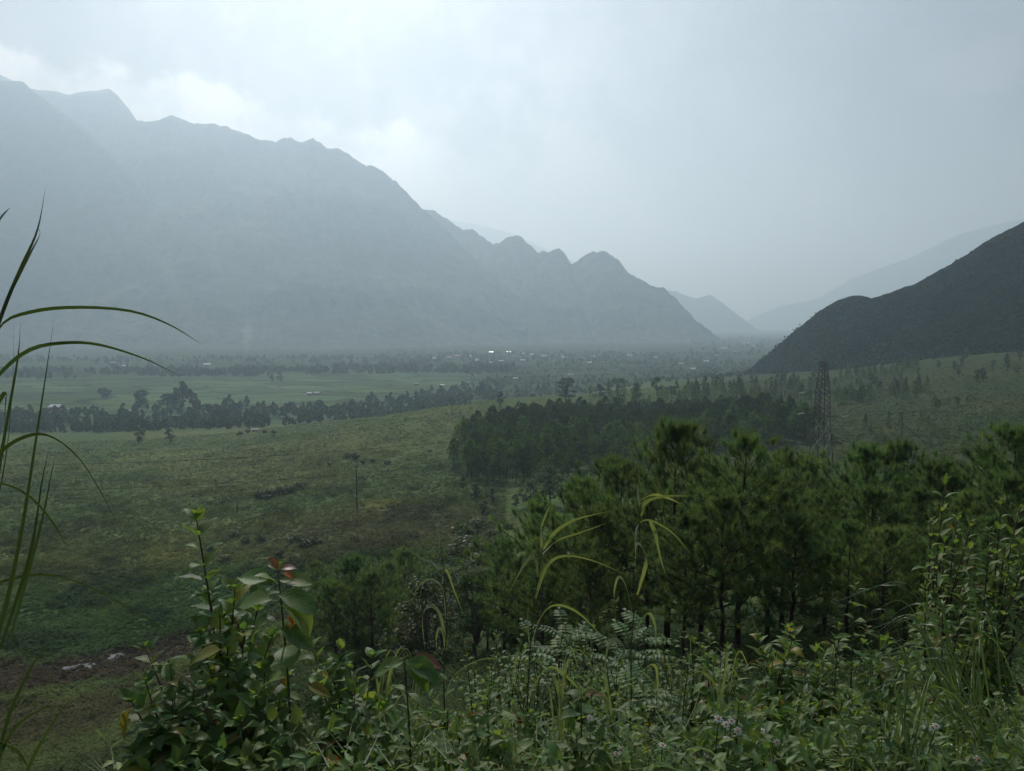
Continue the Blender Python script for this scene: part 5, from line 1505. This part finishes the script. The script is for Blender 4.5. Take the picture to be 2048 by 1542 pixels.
reed('tall_grass', 'tall dark grass with long arching blades at the left edge', spot(-60, 1.35), None, 1.35, [
    bl((-40, 760), (0, 655), (60, 625), (150, 615), (260, 622), (340, 650), (405, 690), dz=.25, roll=1.1), bl((-60, 830), (0, 748), (60, 700), (130, 686), (200, 690), (290, 718), (360, 752), dz=.1, roll=1.1),
    bl((-40, 960), (0, 905), (50, 874), (100, 873), (160, 920), (215, 1010), (260, 1100), dz=-.1, roll=1.0), bl((-60, 985), (0, 968), (60, 995), (105, 1045), (135, 1095), dz=.05), bl((-80, 1200), (0, 1165), (90, 1150), (180, 1175), (280, 1230), (352, 1275), dz=-.1, roll=1.0),
    bl((-60, 1420), (0, 1255), (40, 1080), (75, 860), (108, 640), dz=.1, roll=1.5, tw=.15), bl((-50, 800), (0, 640), (40, 540), (75, 460), (92, 370), dz=.1, roll=1.5, tw=.2), bl((-30, 720), (20, 590), (60, 510), (80, 470), (76, 455), dz=.2, roll=1.4, tw=.2),
    bl((-30, 1250), (-10, 1000), (15, 840), (38, 700), (40, 610), dz=.1, roll=1.5, tw=.2), bl((-20, 1060), (10, 930), (25, 780), (28, 600), dz=.15, roll=1.4, tw=.2), bl((-40, 880), (0, 800), (12, 790), (8, 850), dz=0), bl((0, 1300), (60, 1110), (85, 960), (100, 890), dz=.1, roll=1.5, tw=.2),
    bl((20, 1280), (80, 1060), (105, 940), (116, 880), dz=.15, roll=1.5, tw=.2), bl((-20, 1640), (10, 1460), (60, 1340), (105, 1280), dz=.1, roll=1.4, tw=.2), bl((-30, 1600), (20, 1470), (80, 1420), (125, 1413), dz=.05, roll=1.2), bl((30, 1640), (60, 1530), (110, 1440), (146, 1392), dz=.05, roll=1.4, tw=.2),
    bl((-30, 500), (0, 440), (20, 415), dz=.1, roll=1.4), bl((-30, 1480), (30, 1500), (60, 1540), dz=.05)], .0075, L_EDGE)


def tussock(label, base, n, D, xr, yr, width, cx, cy):
    b = np.array(base); e = root('grass_tussock', base, label, 'grass tussock')
    for k in range(n):
        ex, ey = rng.uniform(*xr), rng.uniform(*yr)
        sx, sy = cx + rng.normal(0, 30), cy + rng.normal(0, 12)
        d0 = D + rng.uniform(-.15, .15)
        apx = (sx * .45 + ex * .55, min(sy, ey) - rng.uniform(10, 60))
        pts = [pix(sx, sy, d0), pix(sx * .75 + ex * .25, sy * .5 + apx[1] * .5, d0 + .05), pix(*apx, d0 + rng.uniform(-.1, .3)), pix(ex, ey, d0 + rng.uniform(-.2, .5))]
        obj('blade', blade_mesh([np.array(p) - b for p in pts], width * rng.uniform(.6, 1.2), L_GRASS2, n=14, twist=rng.uniform(-.8, .8), roll=rng.uniform(.2, 1.4)), e)
    return e


tussock('big grass tussock arching in from the lower right corner', spot(2010, 2.9), 28, 3.0, (1640, 2020), (1180, 1500), .010, 2010, 1580)
tussock('grass tussock leaning left beside the right bushes', spot(1900, 3.6), 40, 3.6, (1690, 2030), (1240, 1420), .010, 1930, 1450)
tussock('short grass tussock at the bottom right', spot(1790, 2.8), 45, 2.8, (1650, 1980), (1380, 1540), .011, 1800, 1590)
tussock('fine grass tussock at the right frame edge', spot(2090, 2.7), 12, 2.7, (1850, 2100), (1280, 1520), .008, 2090, 1600)

# ------------------------------------------------------------------ daisies
def flower_meshes():
    g = Geo(); n = 7
    for k in range(n):
        a = k * 6.283 / n + rng.normal(0, .1); c, s = math.cos(a), math.sin(a)
        P = np.array([[.004, -.003, 0], [.014, -.0055, .001], [.021, -.003, -.002], [.021, .003, -.002], [.014, .0055, .001], [.004, .003, 0]])
        P = P @ np.array([[c, s, 0], [-s, c, 0], [0, 0, 1]])
        g.add(P, None, [[0, 1, 4, 5], [1, 2, 3, 4]])
    c = Geo(); rings = []
    for z, r in ((0, .0065), (.003, .0062), (.0055, .0042), (.0065, .001)):
        rings.append([[math.cos(t) * r, math.sin(t) * r, z] for t in np.arange(10) * .6283])
    v = np.array(rings).reshape(-1, 3); k = np.arange(10)
    q = np.concatenate([np.stack([i * 10 + k, i * 10 + (k + 1) % 10, (i + 1) * 10 + (k + 1) % 10, (i + 1) * 10 + k], 1) for i in range(3)])
    c.add(v, None, q)
    return g.mesh('daisy_petals', M_PETAL), c.mesh('daisy_centre', M_CENTRE, True)


PET, CEN = flower_meshes()
for px, py, lab in [(1437, 1438, 'daisy at the top left of the flower cluster'), (1452, 1449, 'daisy beside the topmost in the flower cluster'), (1463, 1442, 'topmost daisy of the flower cluster'), (1476, 1462, 'daisy on the right of the flower cluster'),
                    (1453, 1477, 'lowest daisy of the flower cluster'), (1325, 1490, 'daisy left of the flower cluster near the plumed reed'), (1387, 1518, 'lone daisy at the bottom left of the cluster'), (1543, 1520, 'lone daisy at the bottom right of the cluster'),
                    (1524, 1462, 'faded daisy right of the flower cluster'), (1554, 1484, 'small daisy between the cluster and the lower right one'), (1234, 1508, 'left daisy of the pair under the middle reeds'), (1243, 1500, 'right daisy of the pair under the middle reeds'),
                    (1872, 1452, 'right daisy of the far right pair'), (1855, 1454, 'left daisy of the far right pair'), (1180, 1436, 'orange daisy with few petals on the pale-leaved weed'), (1957, 1520, 'pale daisy at the bottom right corner')]:
    D = 2.75; h = np.array(pix(px, py, D)); b = spot(px, D + .1); e = root('daisy', b, lab, 'flower', 'white daisies in the right foreground')
    t = h - np.array(b); g = Geo(); g.tube(spline([[0, 0, -.02], t * .5 + [.01, .02, 0], t], 7), np.linspace(.0026, .0016, 7), 4); obj('stem', g.mesh('daisy_stem', M_STEM, True), e)
    m = Matrix.Translation(Vector(t)) @ Matrix.Rotation(rng.uniform(.3, .8), 4, Vector((1, rng.normal(0, .4), 0))) @ Matrix.Rotation(rng.random() * 6, 4, 'Z') @ Matrix.Scale(rng.uniform(.62, .88), 4)
    obj('petals', PET, e, m); obj('centre', CEN, e, m)

# ------------------------------------------------------------------ dense undergrowth nobody could count
def undergrowth():
    g = Geo()
    n = 9000
    px = rng.uniform(180, 2250, n); D = np.exp(rng.uniform(math.log(2.2), math.log(16), n))
    keep = ~((px < 330) & (D > 3.0)); px, D = px[keep], D[keep]; n = len(px)
    x = (px - 1024) / F * D; y = D; z = ground_z(x, y)
    # leaning grass blades
    a = rng.random(n) * 6.283; L = rng.uniform(.15, .42, n); lean = rng.uniform(.2, .9, n)
    o = np.stack([np.cos(a), np.sin(a), np.zeros(n)], 1); B = np.stack([x, y, z - .02], 1)
    w = np.stack([-np.sin(a), np.cos(a), np.zeros(n)], 1) * rng.uniform(.002, .005, n)[:, None]
    m = B + o * (L * lean * .3)[:, None] + UP * (L * .7)[:, None]; t = B + o * (L * lean)[:, None] + UP * (L * (1 - .35 * lean))[:, None]
    v = np.stack([B - w, B + w, m + w * .8, m - w * .8, t], 1).reshape(-1, 3)
    i = np.arange(n)[:, None] * 5
    k = rng.uniform(.7, 1.35, (n, 1)); h = rng.uniform(-.15, .3, (n, 1)); c = np.hstack([k * (1 + h), k, k * (1 - h)])
    g.add(v, (i + np.array([[3, 2, 4]])), (i + np.array([[0, 1, 2, 3]])), np.repeat(c, 5, 0))
    tag(obj('undergrowth_grass', g.mesh('undergrowth_grass', L_UNDER)), 'thin green grass filling the gaps between the foreground plants', None, kind='stuff')
    # small pointed leaves on short shoots
    n = 4600; per = 9
    px = rng.uniform(230, 2250, n); D = np.exp(rng.uniform(math.log(2.5), math.log(27), n)) ** rng.uniform(.75, 1, n)
    keep = ~((px < 420) & (D > 3.1)); px, D = px[keep], D[keep]; n = len(px)
    x = (px - 1024) / F * D; z = ground_z(x, D); hgt = rng.uniform(.12, .45, n) * np.interp(D, [3, 25], [1, 2.2])
    N = n * per; f = np.tile((np.arange(per) + .5) / per, n); th = np.tile(np.arange(per) * 2.4, n) + np.repeat(rng.random(n) * 6.28, per)
    lean = np.repeat(rng.normal(0, .25, (n, 2)), per, 0)
    P = np.stack([np.repeat(x, per) + lean[:, 0] * f * np.repeat(hgt, per), np.repeat(D, per) + lean[:, 1] * f * np.repeat(hgt, per), np.repeat(z, per) + f * np.repeat(hgt, per)], 1)
    d = unit(np.stack([np.cos(th), np.sin(th), f * .9 - .15 + rng.normal(0, .2, N)], 1))
    nr = UP + rng.normal(0, .3, (N, 3)); nr = unit(nr - d * (nr * d).sum(1, keepdims=True)); sd = np.cross(d, nr)
    s = (np.repeat(rng.uniform(.05, .1, n) * np.interp(D, [3, 25], [1, 2.4]), per) * (1.1 - .5 * f))[:, None]
    T = np.array([[0, 0, 0], [-.22, .35, .06], [0, .38, -.01], [.22, .35, .06], [-.15, .7, .0], [0, .72, -.07], [.15, .7, .0], [0, 1, -.16]])
    v = (P[:, None] + s[:, None] * (T[None, :, 0:1] * sd[:, None] + T[None, :, 1:2] * d[:, None] + T[None, :, 2:3] * nr[:, None])).reshape(-1, 3)
    i = np.arange(N)[:, None, None] * 8
    tri = (i + np.array([[[0, 2, 1], [0, 3, 2], [4, 5, 7], [5, 6, 7]]])).reshape(-1, 3); quad = (i + np.array([[[1, 2, 5, 4], [2, 3, 6, 5]]])).reshape(-1, 4)
    k = np.repeat(rng.uniform(.7, 1.4, (n, 1)), per, 0) * rng.uniform(.85, 1.15, (N, 1)); h = np.repeat(rng.uniform(-.12, .25, (n, 1)), per, 0)
    g = Geo(); g.add(v, tri, quad, np.repeat(np.hstack([k * (1 + h), k, k * (1 - h)]), 8, 0))
    tag(obj('undergrowth_leaves', g.mesh('undergrowth_leaves', L_UNDER, True)), 'low leafy undergrowth beneath the foreground shrubs', None, kind='stuff')


undergrowth()
